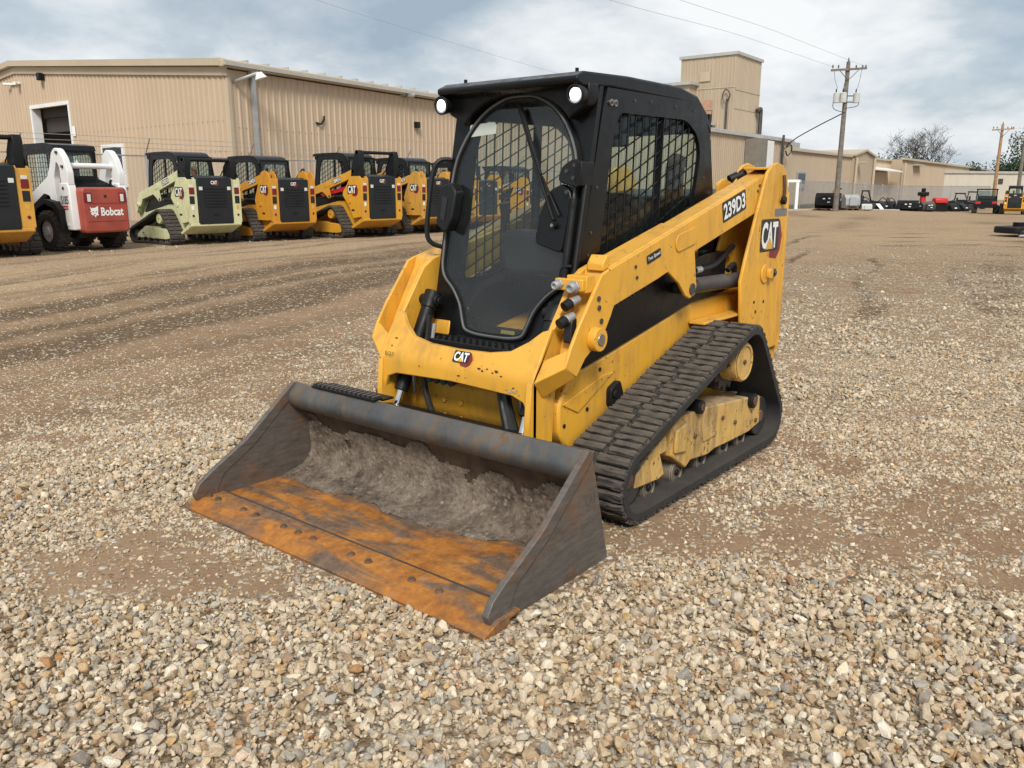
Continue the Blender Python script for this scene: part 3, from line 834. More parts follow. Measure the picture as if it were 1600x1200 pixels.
def cab(root, hero, seatmat=None):
    c = MB()
    front = lambda u, v, w: (dx(v) + w, u, v)
    body = c
    side_poly = [(.545, .70), (.47, 1.15), (.32, 1.80), (.285, 1.885), (-.57, 1.885), (-.70, 1.80), (-.765, 1.70), (-.825, 1.42), (-.86, 1.2), (-.86, .90), (.0, .72)]
    for s_ in (1, -1):
        c.prism(side_poly, s_ * (CABW - .022), s_ * CABW, holes=[SIDE_WIN])
    c.prism([(-CABW, .70), (CABW, .70), (CABW, 1.885), (-CABW, 1.885)], -.035, -.003, fn=front, holes=[DOOR])
    # rear wall with window opening
    c.prism([(-.40, .9), (.40, .9), (.40, 1.84), (-.40, 1.84)], -.80, -.775, 'x', holes=[[(-.36, 1.12), (.36, 1.12), (.36, 1.79), (-.36, 1.79)]])
    c.box(-.80, .50, -.40, .40, .68, .72)
    c.box(-.78, -.30, -.38, .38, .72, .98)
    co = c.build('cab', m_blk, root, sharp=30)
    r_ = MB()
    r_.prism([(.47, 1.873), (.515, 1.885), (.52, 1.912), (.46, 1.938), (.10, 1.950), (-.40, 1.948), (-.60, 1.918), (-.72, 1.838), (-.785, 1.745), (-.765, 1.735), (-.745, 1.755), (-.69, 1.80), (-.57, 1.875), (.25, 1.887)], -.415, .415)
    r_.build('roof', m_blk, co, bevel=.016, seg=3)
    for s_ in (1, -1):
        g = MB(); g.prism(grow(SIDE_WIN, .02), s_ * (CABW - .032), s_ * (CABW - .027))
        g.build('side_glass', m_sglass if hero else m_bglass, co)
        # steel guard: upright bars and slanting bars clipped to the opening
        b = MB()
        def clip(p, d):
            ts = []
            n_ = len(SIDE_WIN)
            for i in range(n_):
                a, e2 = Vector(SIDE_WIN[i]), Vector(SIDE_WIN[(i + 1) % n_]) - Vector(SIDE_WIN[i])
                den = d.x * e2.y - d.y * e2.x
                if abs(den) < 1e-9: continue
                w_ = a - p; t = (w_.x * e2.y - w_.y * e2.x) / den; s2 = (w_.x * d.y - w_.y * d.x) / den
                if 0 <= s2 < 1: ts.append(t)
            ts.sort()
            return [(p + d * ts[i], p + d * ts[i + 1]) for i in range(0, len(ts) - 1, 2)]
        sp = .068 if hero else .10
        th = .0058 if hero else .009
        x = -.66
        while x < .36:
            for a, e2 in clip(Vector((x, 0)), Vector((-.04, 1)).normalized()): b.bar((a.x, s_ * (CABW - .012), a.y), (e2.x, s_ * (CABW - .012), e2.y), th, th, (0, 1, 0))
            x += sp
        z = .6
        while z < 1.95:
            for a, e2 in clip(Vector((0, z)), Vector((-1, .42)).normalized()): b.bar((a.x, s_ * (CABW - .019), a.y), (e2.x, s_ * (CABW - .019), e2.y), th, th, (0, 1, 0))
            z += sp * 1.05
        for a, e2 in clip(Vector((-.22, 0)), Vector((-.02, 1)).normalized()): b.bar((a.x, s_ * (CABW - .035), a.y), (e2.x, s_ * (CABW - .035), e2.y), .012, .042, (0, 1, 0))
        o = b.build('window_guard', m_blk, co, smooth=False); o['kind'] = 'stuff'
    g = MB(); g.box(-.790, -.786, -.37, .37, 1.11, 1.80); g.build('rear_glass', m_bglass, co)
    # visor over the door
    arc = [(math.sin(a) * .34, 1.66 + math.cos(a) * .215) for a in np.linspace(-1.18, 1.18, 17)]
    v_ = MB()
    v_.prism([(-.42, 1.895), (-.425, 1.845), (-.41, 1.80), (-.36, 1.775), (-.33, 1.76)] + arc + [(.33, 1.76), (.36, 1.775), (.41, 1.80), (.425, 1.845), (.42, 1.895)], .36, .435, 'x')
    v_.build('visor', m_blkm, co, bevel=.008)
    s = MB()
    s.box(-.48, -.02, -.24, .24, .98, 1.08); s.build('seat', m_seat, co, bevel=.03, seg=3)
    s = MB(); s.prism(rounded([(-.24, 1.06), (.24, 1.06), (.22, 1.34), (.12, 1.42), (-.12, 1.42), (-.22, 1.34)], .06), -.52, -.42, 'x'); s.build('seat_back', m_seat, co, bevel=.03, seg=3)
    if not hero: return co
    s = MB()
    for a in (.30, -.30):
        s = MB(); s.box(-.30, .12, a - .055, a + .055, 1.02, 1.13); s.build('armrest', m_blkm, co, bevel=.02)
    for a in (.28, -.28):
        j = MB(); j.tube([(.10, a, 1.10), (.16, a, 1.20), (.17, a * .97, 1.30)], .014, 8, 4); j.mat(0); j.cyl((.165, a * .97, 1.27), (.185, a * .95, 1.37), .022, .026, 12)
        j.build('joystick', m_blkm, co)
    j = MB(); j.prism(rounded([(-.17, 1.02), (.17, 1.02), (.20, 1.10), (.20, 1.24), (-.20, 1.24), (-.20, 1.10)], .05), .14, .30, 'x'); j.build('lap_bar_pad', m_seat, co, bevel=.03, seg=3)
    j = MB(); j.box(.02, .10, .24, .38, 1.64, 1.80); j.build('monitor', m_blkm, co, bevel=.01)
    # door
    d = MB(); d.prism(grow(DOOR, .004), .006, .014, fn=front); dg = d.build('door_glass', m_glass, co)
    d = MB(); d.prism(grow(DOOR, .006), -.004, .020, fn=front, holes=[grow(DOOR, -.020)]); d.build('door_seal', m_blkm, co)
    d = MB()
    for k in range(len(DOOR)):
        pass
    P = [(dx(b) + .024, a, b) for a, b in grow(DOOR, -.006)]
    d.tube(P, .0065, 6, closed=True); d.build('seal_bead', mat('worn_rubber_bead', (.10, .10, .10), .6, var=.3), co)
    # wiper, its motor cover, hinges, strut
    d = MB(); d.bar((dx(1.31) + .050, .30, 1.305), (dx(1.62) + .045, .125, 1.60), .016, .012); d.bar((dx(1.5) + .040, .185, 1.50), (dx(1.80) + .032, .012, 1.815), .012, .030); d.bar((dx(1.33) + .054, .33, 1.325), (dx(1.52) + .05, .20, 1.50), .010, .010)
    d.build('wiper', m_blkm, co, bevel=.003)
    d = MB(); d.prism(rounded([(.20, 1.20), (.36, 1.16), (.375, 1.42), (.33, 1.47), (.25, 1.44), (.21, 1.34)], .03), .016, .042, fn=front); d.build('wiper_motor_cover', m_blk, co, bevel=.006)
    d = MB(); d.cyl((dx(1.29) + .04, .305, 1.285), (dx(1.29) + .066, .305, 1.285), .016, n=12); d.mat(1); d.cyl((dx(1.29) + .066, .305, 1.285), (dx(1.29) + .070, .305, 1.285), .008, n=8); d.build('wiper_pivot', [m_blkm, m_steel], co)
    d = MB(); d.prism(rounded([(.30, 1.475), (.42, 1.445), (.435, 1.56), (.37, 1.575), (.31, 1.54)], .025), .03, .06, fn=front); d.box(.40, .50, .395, .435, 1.455, 1.56)
    hg = d.build('door_hinge', m_blkm, co, bevel=.006)
    for a, z in ((.345, 1.52), (.385, 1.49), (.385, 1.545), (.40, 1.40), (.36, 1.43)):
        q = MB(); q.cyl((dx(z) + .058, a, z), (dx(z) + .066, a, z), .010, n=6); q.build('bolt', m_dsteel, hg)
    d = MB(); d.tube([(dx(1.40) + .05, .395, 1.40), (dx(1.02) + .05, .398, 1.03)], .018, 10); d.build('door_post', m_blk, co)
    d = MB(); d.tube([(dx(1.46) + .02, .430, 1.46), (dx(1.06) + .03, .432, 1.05)], .014, 10); d.build('gas_strut', m_blkm, co)
    d = MB(); d.box(.46, .56, .37, .45, 1.00, 1.06); d.tube([(.54, .36, 1.04), (.575, .39, 1.10), (.56, .43, 1.11)], .010, 6, 4); d.build('door_latch', m_blkm, co, bevel=.008)
    # grab handle and box at the right-hand door edge
    d = MB(); d.tube([(.42, -.415, 1.585), (.47, -.455, 1.578), (.50, -.475, 1.50), (.545, -.475, 1.25), (.54, -.455, 1.18), (.50, -.41, 1.155)], .0125, 8, 5); d.build('grab_handle', m_blkm, co)
    d = MB(); d.prism(rounded([(-.40, 1.27), (-.325, 1.23), (-.295, 1.30), (-.285, 1.43), (-.33, 1.475), (-.40, 1.455)], .02), .02, .085, fn=front); d.build('latch_housing', m_blkm, co, bevel=.010, seg=3)
    d = MB(); d.prism([(-.37, 1.30), (-.34, 1.29), (-.335, 1.40), (-.37, 1.41)], .085, .088, fn=front); d.build('latch_recess', m_hose, co)
    d = MB(); d.flat([(0, 0), (.17, .012), (.17, .052), (.155, .068), (0, .060)], [(0, 1, 2, 3, 4)], (dx(1.70) + .0155, -.305, 1.690), (0, 1, 0), (-.2, 0, 1), (1, 0, .2))
    d.build('paper_tape', mat('pale_tape', (.62, .63, .55), .8, var=.06), co)
    d = MB(); d.box(.10, .105, .20, .225, 1.66, 1.73); d.build('warning_tag', m_redimp, co)
    d = MB(); d.flat([(0, 0), (.085, 0), (.085, .018), (0, .018)], [(0, 1, 2, 3)], (dx(.785) + .0155, .045, .772), (0, 1, 0), (-.2, 0, 1), (1, 0, .2)); d.build('sticker', mat('olive_sticker', (.20, .17, .05), .6), co)
    # work lamps, lit
    for s_ in (1, -1):
        l = MB(); l.cyl((.455, s_ * .392, 1.842), (.505, s_ * .396, 1.838), .036, .044, n=24); l.ring((.505, s_ * .396, 1.838), (.512, s_ * .396, 1.837), .044, .036, 24)
        l.box(.46, .48, s_ * .392 - .008, s_ * .392 + .008, 1.86, 1.91)
        lo = l.build('work_lamp', m_blkm, co, bevel=.002)
        l = MB()
        l.cyl((.5065, s_ * .396, 1.838), (.5105, s_ * .396, 1.8375), .029, .025, 22); l.build('lens', m_led, lo)
        l = MB(); l.cyl((.5055, s_ * .396, 1.838), (.506, s_ * .396, 1.838), .035, n=20); l.build('reflector', m_chrome, lo)
        b = MB(); b.cyl((.40, s_ * .33, 1.94), (.40, s_ * .33, 1.962), .009, n=6); b.build('roof_bolt', m_blkm, co)
    for x in (.26, .225):
        b = MB(); b.cyl((x, .42, 1.822), (x, .428, 1.822), .015, n=14); b.mat(1); b.cyl((x, .428, 1.822), (x, .431, 1.822), .008, n=8); b.build('side_bolt', [m_steel, m_dsteel], co)
    for x, z in ((.05, 1.845), (-.10, 1.85), (-.35, 1.845), (-.70, 1.50), (-.71, 1.32), (.36, 1.45), (.42, 1.15), (-.55, 1.84), (.40, 1.25)):
        b = MB(); b.cyl((x, .42, z), (x, .424, z), .007, n=8); b.build('side_bolt', m_dsteel, co)
    return co

def lettering(name, text, o, u, v, n, h, mats, parent, bold=.02, sx=1.0, back=None, off=.003, space=1.0, w=None):
    mb = MB()
    v2, f = text2d(text, h, bold, sx, space)
    if w:
        k = w / max(a for a, b in v2); v2 = [(a * k, b) for a, b in v2]
    W = max(a for a, b in v2)
    if back:
        p = back; mb.mat(0).poly(rounded([(-p, -p), (W + p, -p), (W + p, h + p), (-p, h + p)], p, 3), o, u, v, n, off * .5)
    mb.mat(1 if back else 0).flat(v2, f, o, u, v, n, off)
    return mb.build(name, mats, parent, recalc=False, smooth=False)

ARM = [(-1.30, 1.535), (-1.231, 1.55), (-.443, 1.345), (.529, 1.10), (.574, 1.084), (.737, .883), (.80, .79), (.835, .717), (.754, .665), (.69, .735), (.64, .765), (.57, .79), (.535, .84), (.498, .892), (.469, .94), (.087, 1.026), (-.011, 1.052), (-.13, 0.985), (-.202, .918), (-.25, .897), (-.305, .912), (-.322, .953), (-.284, 1.135), (-1.094, 1.327), (-1.30, 1.39)]
ARM_IN = [(-.2, 1.275), (.529, 1.10), (.60, 1.06), (.905, .64), (.925, .416), (.814, .372), (.752, .352), (.733, .57), (.70, .70), (.62, .78), (.46, .93), (-.2, 1.10)]
STAN = [(-1.065, 1.47), (-1.10, 1.535), (-1.16, 1.575), (-1.237, 1.59), (-1.33, 1.575), (-1.40, 1.51), (-1.434, 1.42), (-1.44, 1.04), (-1.41, .486), (-.90, .486), (-.853, .716), (-.819, .937), (-.868, 1.058)]

def arm_pair(root, paint, hero, tower=0.0):
    for s_ in (1, -1):
        ys = lambda a: s_ * a
        a = MB()
        arm_main = [p for p in ARM]
        # box beam to the knee
        beam = [(-1.30, 1.535), (-1.231, 1.55), (.529, 1.10), (.545, 1.05), (.62, .93), (.70, .80), (.72, .74), (.69, .735), (.64, .765), (.57, .79), (.535, .84), (.498, .892), (.469, .94), (.087, 1.026), (-.011, 1.052), (-.284, 1.125), (-1.094, 1.327), (-1.30, 1.39)]
        if tower: arm_main = [(x if x > -1.0 else x + .12, z) for x, z in ARM]; beam = [(x if x > -1.0 else x + .12, z) for x, z in beam]
        a.prism(beam, ys(.475), ys(.583))
        ao = a.build('lift_arm', paint, root, bevel=.010)
        q = MB(); q.prism(arm_main, ys(.583), ys(.600)); q.build('outer_plate', paint, ao, bevel=.004)
        q = MB(); q.prism(ARM_IN, ys(.445), ys(.475)); q.build('inner_plate', paint, ao, bevel=.004)
        q = MB(); q.hexa([(.835, ys(.598), .717), (.754, ys(.598), .665), (.70, ys(.598), .72), (.79, ys(.598), .795), (.893, ys(.476), .645), (.831, ys(.476), .569), (.72, ys(.476), .64), (.82, ys(.476), .735)]); q.build('nose_plate', paint, ao, bevel=.004)
        q = MB(); q.cyl((.632, ys(.600), .815), (.632, ys(.640), .815), .052, n=28); q.mat(1); q.cyl((.632, ys(.640), .815), (.632, ys(.645), .815), .027, n=20); q.build('pivot_boss', [paint, m_steel], ao, bevel=.005)
        if s_ > 0 or not hero:
            q = MB()
            c0, c1 = Vector((-.115, 1.185)), Vector((-.245, 1.215)); r = .046
            pol = []
            for k in range(20):
                t = 2 * math.pi * k / 20; c_ = c1 if math.cos(t) < 0 else c0
                pol.append((c_.x + r * math.cos(t), c_.y + r * math.sin(t)))
            q.prism(pol, ys(.600), ys(.607)); q.build('pressed_boss', paint, ao, bevel=.006, seg=3)
    return

def make_loader(name, label, loc, rz, paint, group, hero=False, style='radial', scale=1.0, tower_top=1.95, word='', link_red=False):
    root = empty(name, label, 'track loader', loc, rz, group, scale)
    frame_paint = m_yel2 if hero else paint
    rubber = m_rub if hero else m_rubbg; lugm = m_lug if hero else m_rubbg
    # chassis
    c = MB(); c.prism([(.74, .40), (.70, .335), (.60, .25), (-1.0, .25), (-1.30, .42), (-1.38, .46), (-1.38, .86), (-.46, .845), (.55, .655), (.64, .66), (.74, .52)], -.50, .50)
    ch = c.build('chassis', paint, root, bevel=.012)
    if hero:
        for y in (-.185, -.075):
            for z in (.36, .44):
                b = MB(); b.cyl((.742, y, z), (.750, y, z), .014, n=6); b.build('bolt', m_yel, ch)
        b = MB(); b.prism([(.60, .46), (.72, .52), (.40, .60), (.30, .60)], .50, .507); b.build('pressed_panel', paint, ch, bevel=.004)
        for x, z in ((.42, .63), (.52, .46), (.70, .42)):
            b = MB(); b.cyl((x, .50, z), (x, .504, z), .010, n=10); b.build('drain_plug', m_dec_k, ch)
        b = MB(); b.prism(rounded([(.36, .44), (.36, .53), (.28, .56), (.24, .47)], .02), .50, .53); b.cyl((.33, .53, .50), (.33, .54, .50), .02, n=14); b.build('tie_down', m_blkm, ch, bevel=.004)
    for s_ in (1, -1):
        q = MB(); q.prism([(.585, .70), (.35, .93), (-.05, 1.02), (-.60, 1.10), (-.86, 1.10), (-.86, .87), (-.47, .848), (.56, .660)], s_ * .30, s_ * .508)
        cv = q.build('side_cover', m_blk, root, bevel=.006)
        if hero and s_ > 0:
            for k in range(8):
                x = .30 - k * .035; q = MB(); q.prism([(x, .915 - (.30 - x) * -.22), (x - .012, .918 - (.30 - x) * -.22), (x - .012, .965 - (.35 - x) * .0), (x, .96)], .508, .512); q.build('louvre', m_hose, cv)
    # stanchions
    for s_ in (1, -1):
        st = MB()
        pol = STAN if style == 'radial' else [(-.95, 1.22), (-1.02, 1.33), (-1.12, 1.40), (-1.40, 1.40), (-1.44, 1.36), (-1.44, .50), (-1.12, .46), (-1.0, .70), (-.78, .98), (-.80, 1.06)]
        st.prism(pol, s_ * .603, s_ * .622)
        st.prism(pol, s_ * .425, s_ * .443)
        so = st.build('stanchion', paint, root, bevel=.005)
        q = MB(); zt = 1.42 if style == 'radial' else 1.36
        q.hexa([(-1.452, s_ * .41, .46), (-1.415, s_ * .41, .46), (-1.415, s_ * .624, .46), (-1.452, s_ * .624, .46), (-1.452, s_ * .41, zt), (-1.42, s_ * .41, zt), (-1.42, s_ * .624, zt), (-1.452, s_ * .624, zt)])
        q.build('rear_column', paint, root, bevel=.006)
        q = MB(); q.box(-1.462, -1.452, s_ * .47, s_ * .585, 1.06, 1.19); q.build('tail_light', m_taill, root, bevel=.006)
        q = MB(); q.box(-1.460, -1.452, s_ * .48, s_ * .575, 1.195, 1.25); q.build('reverse_light', m_lens, root, bevel=.004)
        q = MB(); q.box(-1.456, -1.452, s_ * .475, s_ * .585, .86, 1.02); q.build('light_recess', m_dec_k, root)
        q = MB(); q.cyl((-1.452, s_ * .53, .62), (-1.460, s_ * .53, .62), .026, n=14); q.build('reflector', m_taill, root)
        if style == 'radial':
            q = MB(); q.cyl((-1.22, s_ * .44, 1.46), (-1.22, s_ * .605, 1.46), .06, n=20); q.build('arm_pin', m_dsteel, so)
            if hero and s_ > 0:
                q = MB(); q.tube([(-1.315, .634, 1.52), (-1.315, .640, 1.47), (-1.322, .640, 1.42), (-1.327, .634, 1.38)], .010, 8, 4); q.build('latch_rod', m_rsteel, so)
                q = MB(); q.cyl((-1.327, .622, 1.375), (-1.327, .65, 1.375), .024, n=16); q.build('rubber_knob', m_blkm, so, bevel=.006)
                q = MB(); q.prism(rounded([(-1.29, 1.37), (-1.34, 1.37), (-1.345, 1.53), (-1.30, 1.54)], .02), .622, .626); q.build('latch_plate', paint, so, bevel=.002)
                q = MB(); q.cyl((-1.14, .622, .955), (-1.14, .632, .955), .055, n=24); q.mat(1).prism(rounded([(-1.15, .925), (-1.205, .925), (-1.205, .985), (-1.15, .985)], .02), .632, .655); q.build('pin_retainer', [paint, paint], so, bevel=.004)
                q = MB(); q.cyl((-1.245, .622, .955), (-1.245, .648, .955), .028, n=6); q.cyl((-1.245, .648, .955), (-1.245, .656, .955), .014, n=12); q.build('hex_bolt', m_dsteel, so, bevel=.004)
                for x, z in ((-1.16, .79), (-1.05, .74), (-1.02, .80)):
                    q = MB(); q.cyl((x, .622, z), (x, .6245, z), .010, n=10); q.build('hole_plug', m_dec_k, so)
        else:
            q = MB(); q.prism([(-1.06, 1.30), (-1.36, 1.36), (-1.40, tower_top - .1), (-1.36, tower_top), (-1.26, tower_top), (-1.10, 1.62)], s_ * .46, s_ * .60); q.build('link_tower', m_blkm, root, bevel=.008)
            q = MB(); q.prism([(-1.42, 1.40), (-1.10, 1.36), (-1.12, 1.46), (-1.30, 1.56), (-1.38, 1.5)], s_ * .603, s_ * .615); q.build('tower_cheek', m_blkm, root)
            if link_red and s_ > 0:
                q = MB(); q.bar((-.90, .53, 1.14), (.05, .53, .98), .05, .09); q.build('arm_brace', m_brred, root)
    if style != 'radial':
        q = MB(); q.cyl((-1.31, -.60, tower_top - .045), (-1.31, .60, tower_top - .045), .038, n=14); q.build('tower_crossbar', m_blkm, root)
    arm_pair(root, paint, hero, tower=0.0 if style == 'radial' else 1.0)
    # engine housing, rear door
    q = MB(); q.prism([(-.80, .85), (-1.42, .60), (-1.42, 1.38), (-1.30, 1.44), (-.86, 1.40)], -.405, .405); q.build('engine_housing', m_door, root, bevel=.02)
    q = MB(); q.prism(rounded([(-.40, .44), (.40, .44), (.405, 1.40), (-.405, 1.40)], .02), -1.475, -1.42, 'x', ); rd = q.build('rear_door', m_door, root, bevel=.018, seg=3)
    for k in range(7):
        z = .80 + k * .062
        q = MB(); q.hexa([(-1.492, -.26, z), (-1.474, -.26, z), (-1.474, .26, z), (-1.492, .26, z), (-1.480, -.26, z + .035), (-1.474, -.26, z + .035), (-1.474, .26, z + .035), (-1.480, .26, z + .035)]); q.build('louvre', m_blkm, rd)
    for s_ in (1, -1):
        q = MB(); q.box(-1.482, -1.474, s_ * .33 - .04, s_ * .33 + .04, 1.14, 1.21); q.build('rear_lamp', m_lens, rd, bevel=.006)
    if not hero:
        q = MB(); cat_plate(q, (-1.4752, .09, 1.26), (0, -1, 0), (0, 0, 1), (-1, 0, 0), .15, .075); q.build('rear_plate', PLATE(), rd, recalc=False, smooth=False)
    q = MB(); q.prism([(-1.46, .46), (-1.46, .40), (-1.05, .22), (-1.0, .26), (-1.38, .47)], -.60, .60); q.build('rear_bumper', paint, root, bevel=.012)
    q = MB(); q.tube([(-.93, .12, 1.36), (-.93, .12, 1.55), (-.97, .12, 1.60)], .055, 12, 4); q.build('exhaust', m_rsteel, root)
    cab(root, hero)
    for s_ in (1, -1): track(root, s_, hero, frame_paint, rubber, lugm)
    # lift cylinders in the gap under the arms
    for s_ in (1, -1):
        q = MB(); q.cyl((-.40, s_ * .54, .945), (-1.05, s_ * .54, .93), .042, n=18); q.build('lift_cylinder', m_dsteel if hero else m_blkm, root)
        q = MB(); q.cyl((-.27, s_ * .54, .945), (-.42, s_ * .54, .945), .024, n=14); q.build('cylinder_rod', m_chrome, root)
        q = MB(); q.cyl((-.27, s_ * .47, .945), (-.27, s_ * .606, .945), .030, n=14); q.build('rod_pin', m_dsteel, root)
    if not hero:
        h_ = (len(label) % 7) * .02
        q = MB(); q.box(-1.484, -1.474, -.06, .06, .62, .66); q.build('door_handle', m_blkm, rd, bevel=.006)
        for s_ in (1, -1):
            q = MB(); q.box(-1.4545, -1.452, s_ * .50, s_ * .56, .74, .82); q.build('sticker', m_dec_w if s_ > 0 else m_dec_y, root)
            q = MB(); q.tube([(-1.10, s_ * .52, 1.30), (-1.22, s_ * .50, 1.56 + h_), (-1.02, s_ * .48, 1.50), (-.80, s_ * .47, 1.22)], .018, 6, 5); q.build('hydraulic_hose', m_hose, root)
            q = MB(); q.cyl((-1.02, s_ * .622, .84), (-1.02, s_ * .64, .84), .045, n=14); q.build('pin_cap', paint, root)
        q = MB(); q.box(-1.18, -1.08, .622, .624, .62, .66); q.build('sticker', m_dec_k, root)
    # markings
    U = Vector((-1.76, 0, .45)).normalized(); Vv = Vector((.45, 0, 1.76)).normalized()
    q = MB(); cat_plate(q, (-1.065, .622, 1.10), (-1, 0, 0), (0, 0, 1), (0, 1, 0), .235, .155); q.build('side_plate', PLATE(), root, recalc=False, smooth=False) if style == 'radial' else None
    if style != 'radial':
        q = MB(); cat_plate(q, (-.98, .622, 1.02), (-1, 0, 0), (0, 0, 1), (0, 1, 0), .27, .17); q.build('side_plate', PLATE(), root, recalc=False, smooth=False)
    if word: lettering('model_number', word, (-.60 if style == 'radial' else -.45, .600, 1.278 if style == 'radial' else 1.235), U, Vv, (0, 1, 0), .085, [m_dec_k, m_dec_w], root, bold=.03, back=.012, w=.27)
    return root

hero = make_loader('track_loader', 'large yellow and black compact track loader with rusty bucket in the foreground', (0, 0, 0), 0, m_yel, None, hero=True, word='239D3')

# --- details that only the near machine shows
def crossmember():
    pol = [(-.475, .86), (-.43, .845), (-.38, .80), (-.30, .752), (-.18, .733), (0, .728), (.18, .733), (.30, .752), (.38, .80), (.43, .845), (.475, .86),
           (.475, .385), (.452, .385), (.445, .50), (.42, .552), (.36, .573), (0, .585), (-.36, .573), (-.42, .552), (-.445, .50), (-.452, .385), (-.475, .385)]
    m = MB(); m.prism(pol, 0, .03, 'x')
    def bend(bm):
        for z in (.63, .655, .68, .71):
            g = list(bm.verts) + list(bm.edges) + list(bm.faces)
            bmesh.ops.bisect_plane(bm, geom=g, plane_co=(0, 0, z), plane_no=(0, 0, 1))
        for v in bm.verts:
            z = v.co.z
            v.co.x += .865 - max(0, z - .63) * .10 - max(0, z - .665) * .55
    return m.build('crossmember', m_yel, hero, bevel=.005, post=bend, sharp=50)
cm = crossmember()
q = MB(); q.box(.72, .86, -.44, .44, .60, .70); q.build('crossmember_box', m_yel, hero, bevel=.01)
N_ = (.87, 0, .49)
q = MB(); cat_plate(q, (.886, .01, .684), (0, 1, 0), (-.49, 0, .87), N_, .085, .045); q.build('front_plate', PLATE(), cm, recalc=False, smooth=False)
lettering('stencil', 'EQ7', (.900, -.425, .655), (0, 1, 0), (-.1, 0, 1), (1, 0, .1), .022, [m_dec_k], cm, bold=.0, off=.004, w=.06)
# scraped paint flakes
rr = random.Random(5)
for k, (y, z) in enumerate([(.17, .668), (.19, .662), (.215, .672), (.25, .66), (.27, .668), (.30, .652), (.36, .60), (.375, .592), (.35, .588), (.39, .603), (.40, .585), (.33, .598), (-.41, .70), (-.40, .735), (.37, .61), (-.20, .63), (.05, .62)]):
    w = rr.uniform(.004, .016); h_ = rr.uniform(.002, .007)
    z0 = z; x0 = .8962 - max(0, z - .63) * .10 - max(0, z - .665) * .55
    p = [(w * math.cos(t) * rr.uniform(.6, 1), h_ * math.sin(t) * rr.uniform(.5, 1)) for t in np.linspace(0, 5.6, 8)]
    q = MB(); q.poly(p, (x0, y, z0), (0, 1, 0), (-.1, 0, 1), (1, 0, .1), .0012); q.build('paint_scrape', m_dsteel if (k < 6 or k > 11) else m_galv, cm, recalc=False)
# tilt cylinders, hoses
for s_ in (1, -1):
    q = MB(); q.cyl((.62, s_ * .385, .90), (.835, s_ * .395, .47), .036, n=20); q.cyl((.60, s_ * .385, .94), (.64, s_ * .385, .86), .042, n=16); q.build('tilt_cylinder', m_blkm, hero, bevel=.004)
    q = MB(); q.cyl((.835, s_ * .395, .47), (.90, s_ * .40, .33), .020, n=14); q.build('cylinder_rod', m_chrome, hero)
    q = MB(); q.cyl((.62, s_ * .33, .90), (.62, s_ * .445, .90), .028, n=16); q.cyl((.62, s_ * .32, .90), (.62, s_ * .33, .90), .018, n=6); q.build('cylinder_pin', m_blkm, hero, bevel=.003)
    q = MB(); q.cyl((.47, s_ * .30, .74), (.47, s_ * .47, .74), .115, n=28); q.build('pivot_tube', m_yel, hero, bevel=.006)
    q = MB(); q.cyl((.80, s_ * .335, .52), (.80, s_ * .335, .60), .013, n=8); q.cyl((.80, s_ * .335, .46), (.80, s_ * .335, .52), .009, n=8); q.build('hose_fitting', m_steel, hero)
    q = MB(); q.cyl((.66, s_ * .325, .79), (.68, s_ * .325, .72), .012, n=8); q.build('hose_fitting', m_galv, hero)
for pts in ([(.78, -.28, .62), (.80, -.26, .50), (.82, -.20, .40), (.84, -.12, .34)], [(.80, .24, .58), (.82, .28, .48), (.84, .34, .36)], [(.80, .22, .58), (.83, .27, .46), (.85, .32, .34)], [(.70, -.32, .84), (.72, -.32, .72), (.78, -.31, .60)]):
    q = MB(); q.tube(pts, .014 if pts[0][1] < 0 else .024, 8, 6); q.build('hydraulic_hose', m_hose, hero)
for k, y in enumerate((-.20, -.155, -.11, -.06)):
    q = MB(); q.cyl((.78, y, .565), (.835, y, .555), .017, n=10); q.build('hose_coupling', mat('teal_coupling', (.02, .09, .085), .4) if k % 2 == 0 else m_dsteel, hero)
# step
q = MB(); q.box(.50, .775, -.235, .345, .700, .735); stp = q.build('step', m_blkm, hero, bevel=.008)
q = MB(); q.box(.775, .79, -.235, .345, .685, .746); q.build('step_lip', m_blkm, stp, bevel=.003)
for r_ in range(2):
    for k in range(15):
        y = -.22 + k * .039
        q = MB(); q.hexa([(.735 - r_ * .045, y, .734), (.765 - r_ * .045, y, .734), (.765 - r_ * .045, y + .022, .734), (.735 - r_ * .045, y + .022, .734), (.745 - r_ * .045, y + .003, .754), (.757 - r_ * .045, y + .003, .754), (.757 - r_ * .045, y + .019, .754), (.745 - r_ * .045, y + .019, .754)]); q.build('grip_tooth', m_blkm, stp)
# quick couplers and block on the left arm knee
q = MB(); q.box(.60, .665, .478, .582, 1.012, 1.085); q.box(.655, .685, .43, .575, 1.02, 1.07); cb = q.build('coupler_block', m_yel, hero, bevel=.004)
for (x, y, z, r) in ((.685, .455, 1.045, .019), (.685, .535, 1.040, .023)):
    q = MB(); q.cyl((x, y, z), (x + .012, y, z), r * 1.25, n=6); q.cyl((x + .012, y, z), (x + .035, y, z - .004), r, n=18); q.ring((x + .035, y, z - .004), (x + .041, y, z - .005), r * .9, r * .5, 16); q.build('coupler', m_galv, hero, bevel=.002)
for (x, y, z) in ((.690, .535, .975), (.725, .535, .905)):
    q = MB(); q.cyl((x - .03, y, z + .01), (x + .02, y - .004, z - .002), .020, n=16); q.mat(1); q.cyl((x + .02, y - .004, z - .002), (x + .055, y - .012, z - .018), .023, n=14); q.build('capped_coupler', [m_galv, m_blkm], hero, bevel=.002)
q = MB(); q.prism(rounded([(.70, .80), (.74, .80), (.73, .90), (.69, .91)], .015), .515, .555); q.build('dust_cap', m_hose, hero, bevel=.006)
q = MB(); q.prism([(.545, 1.095), (.50, 1.107), (.485, 1.16), (.515, 1.165), (.545, 1.13)], .50, .585); q.build('hose_guide', m_yel, hero, bevel=.006)
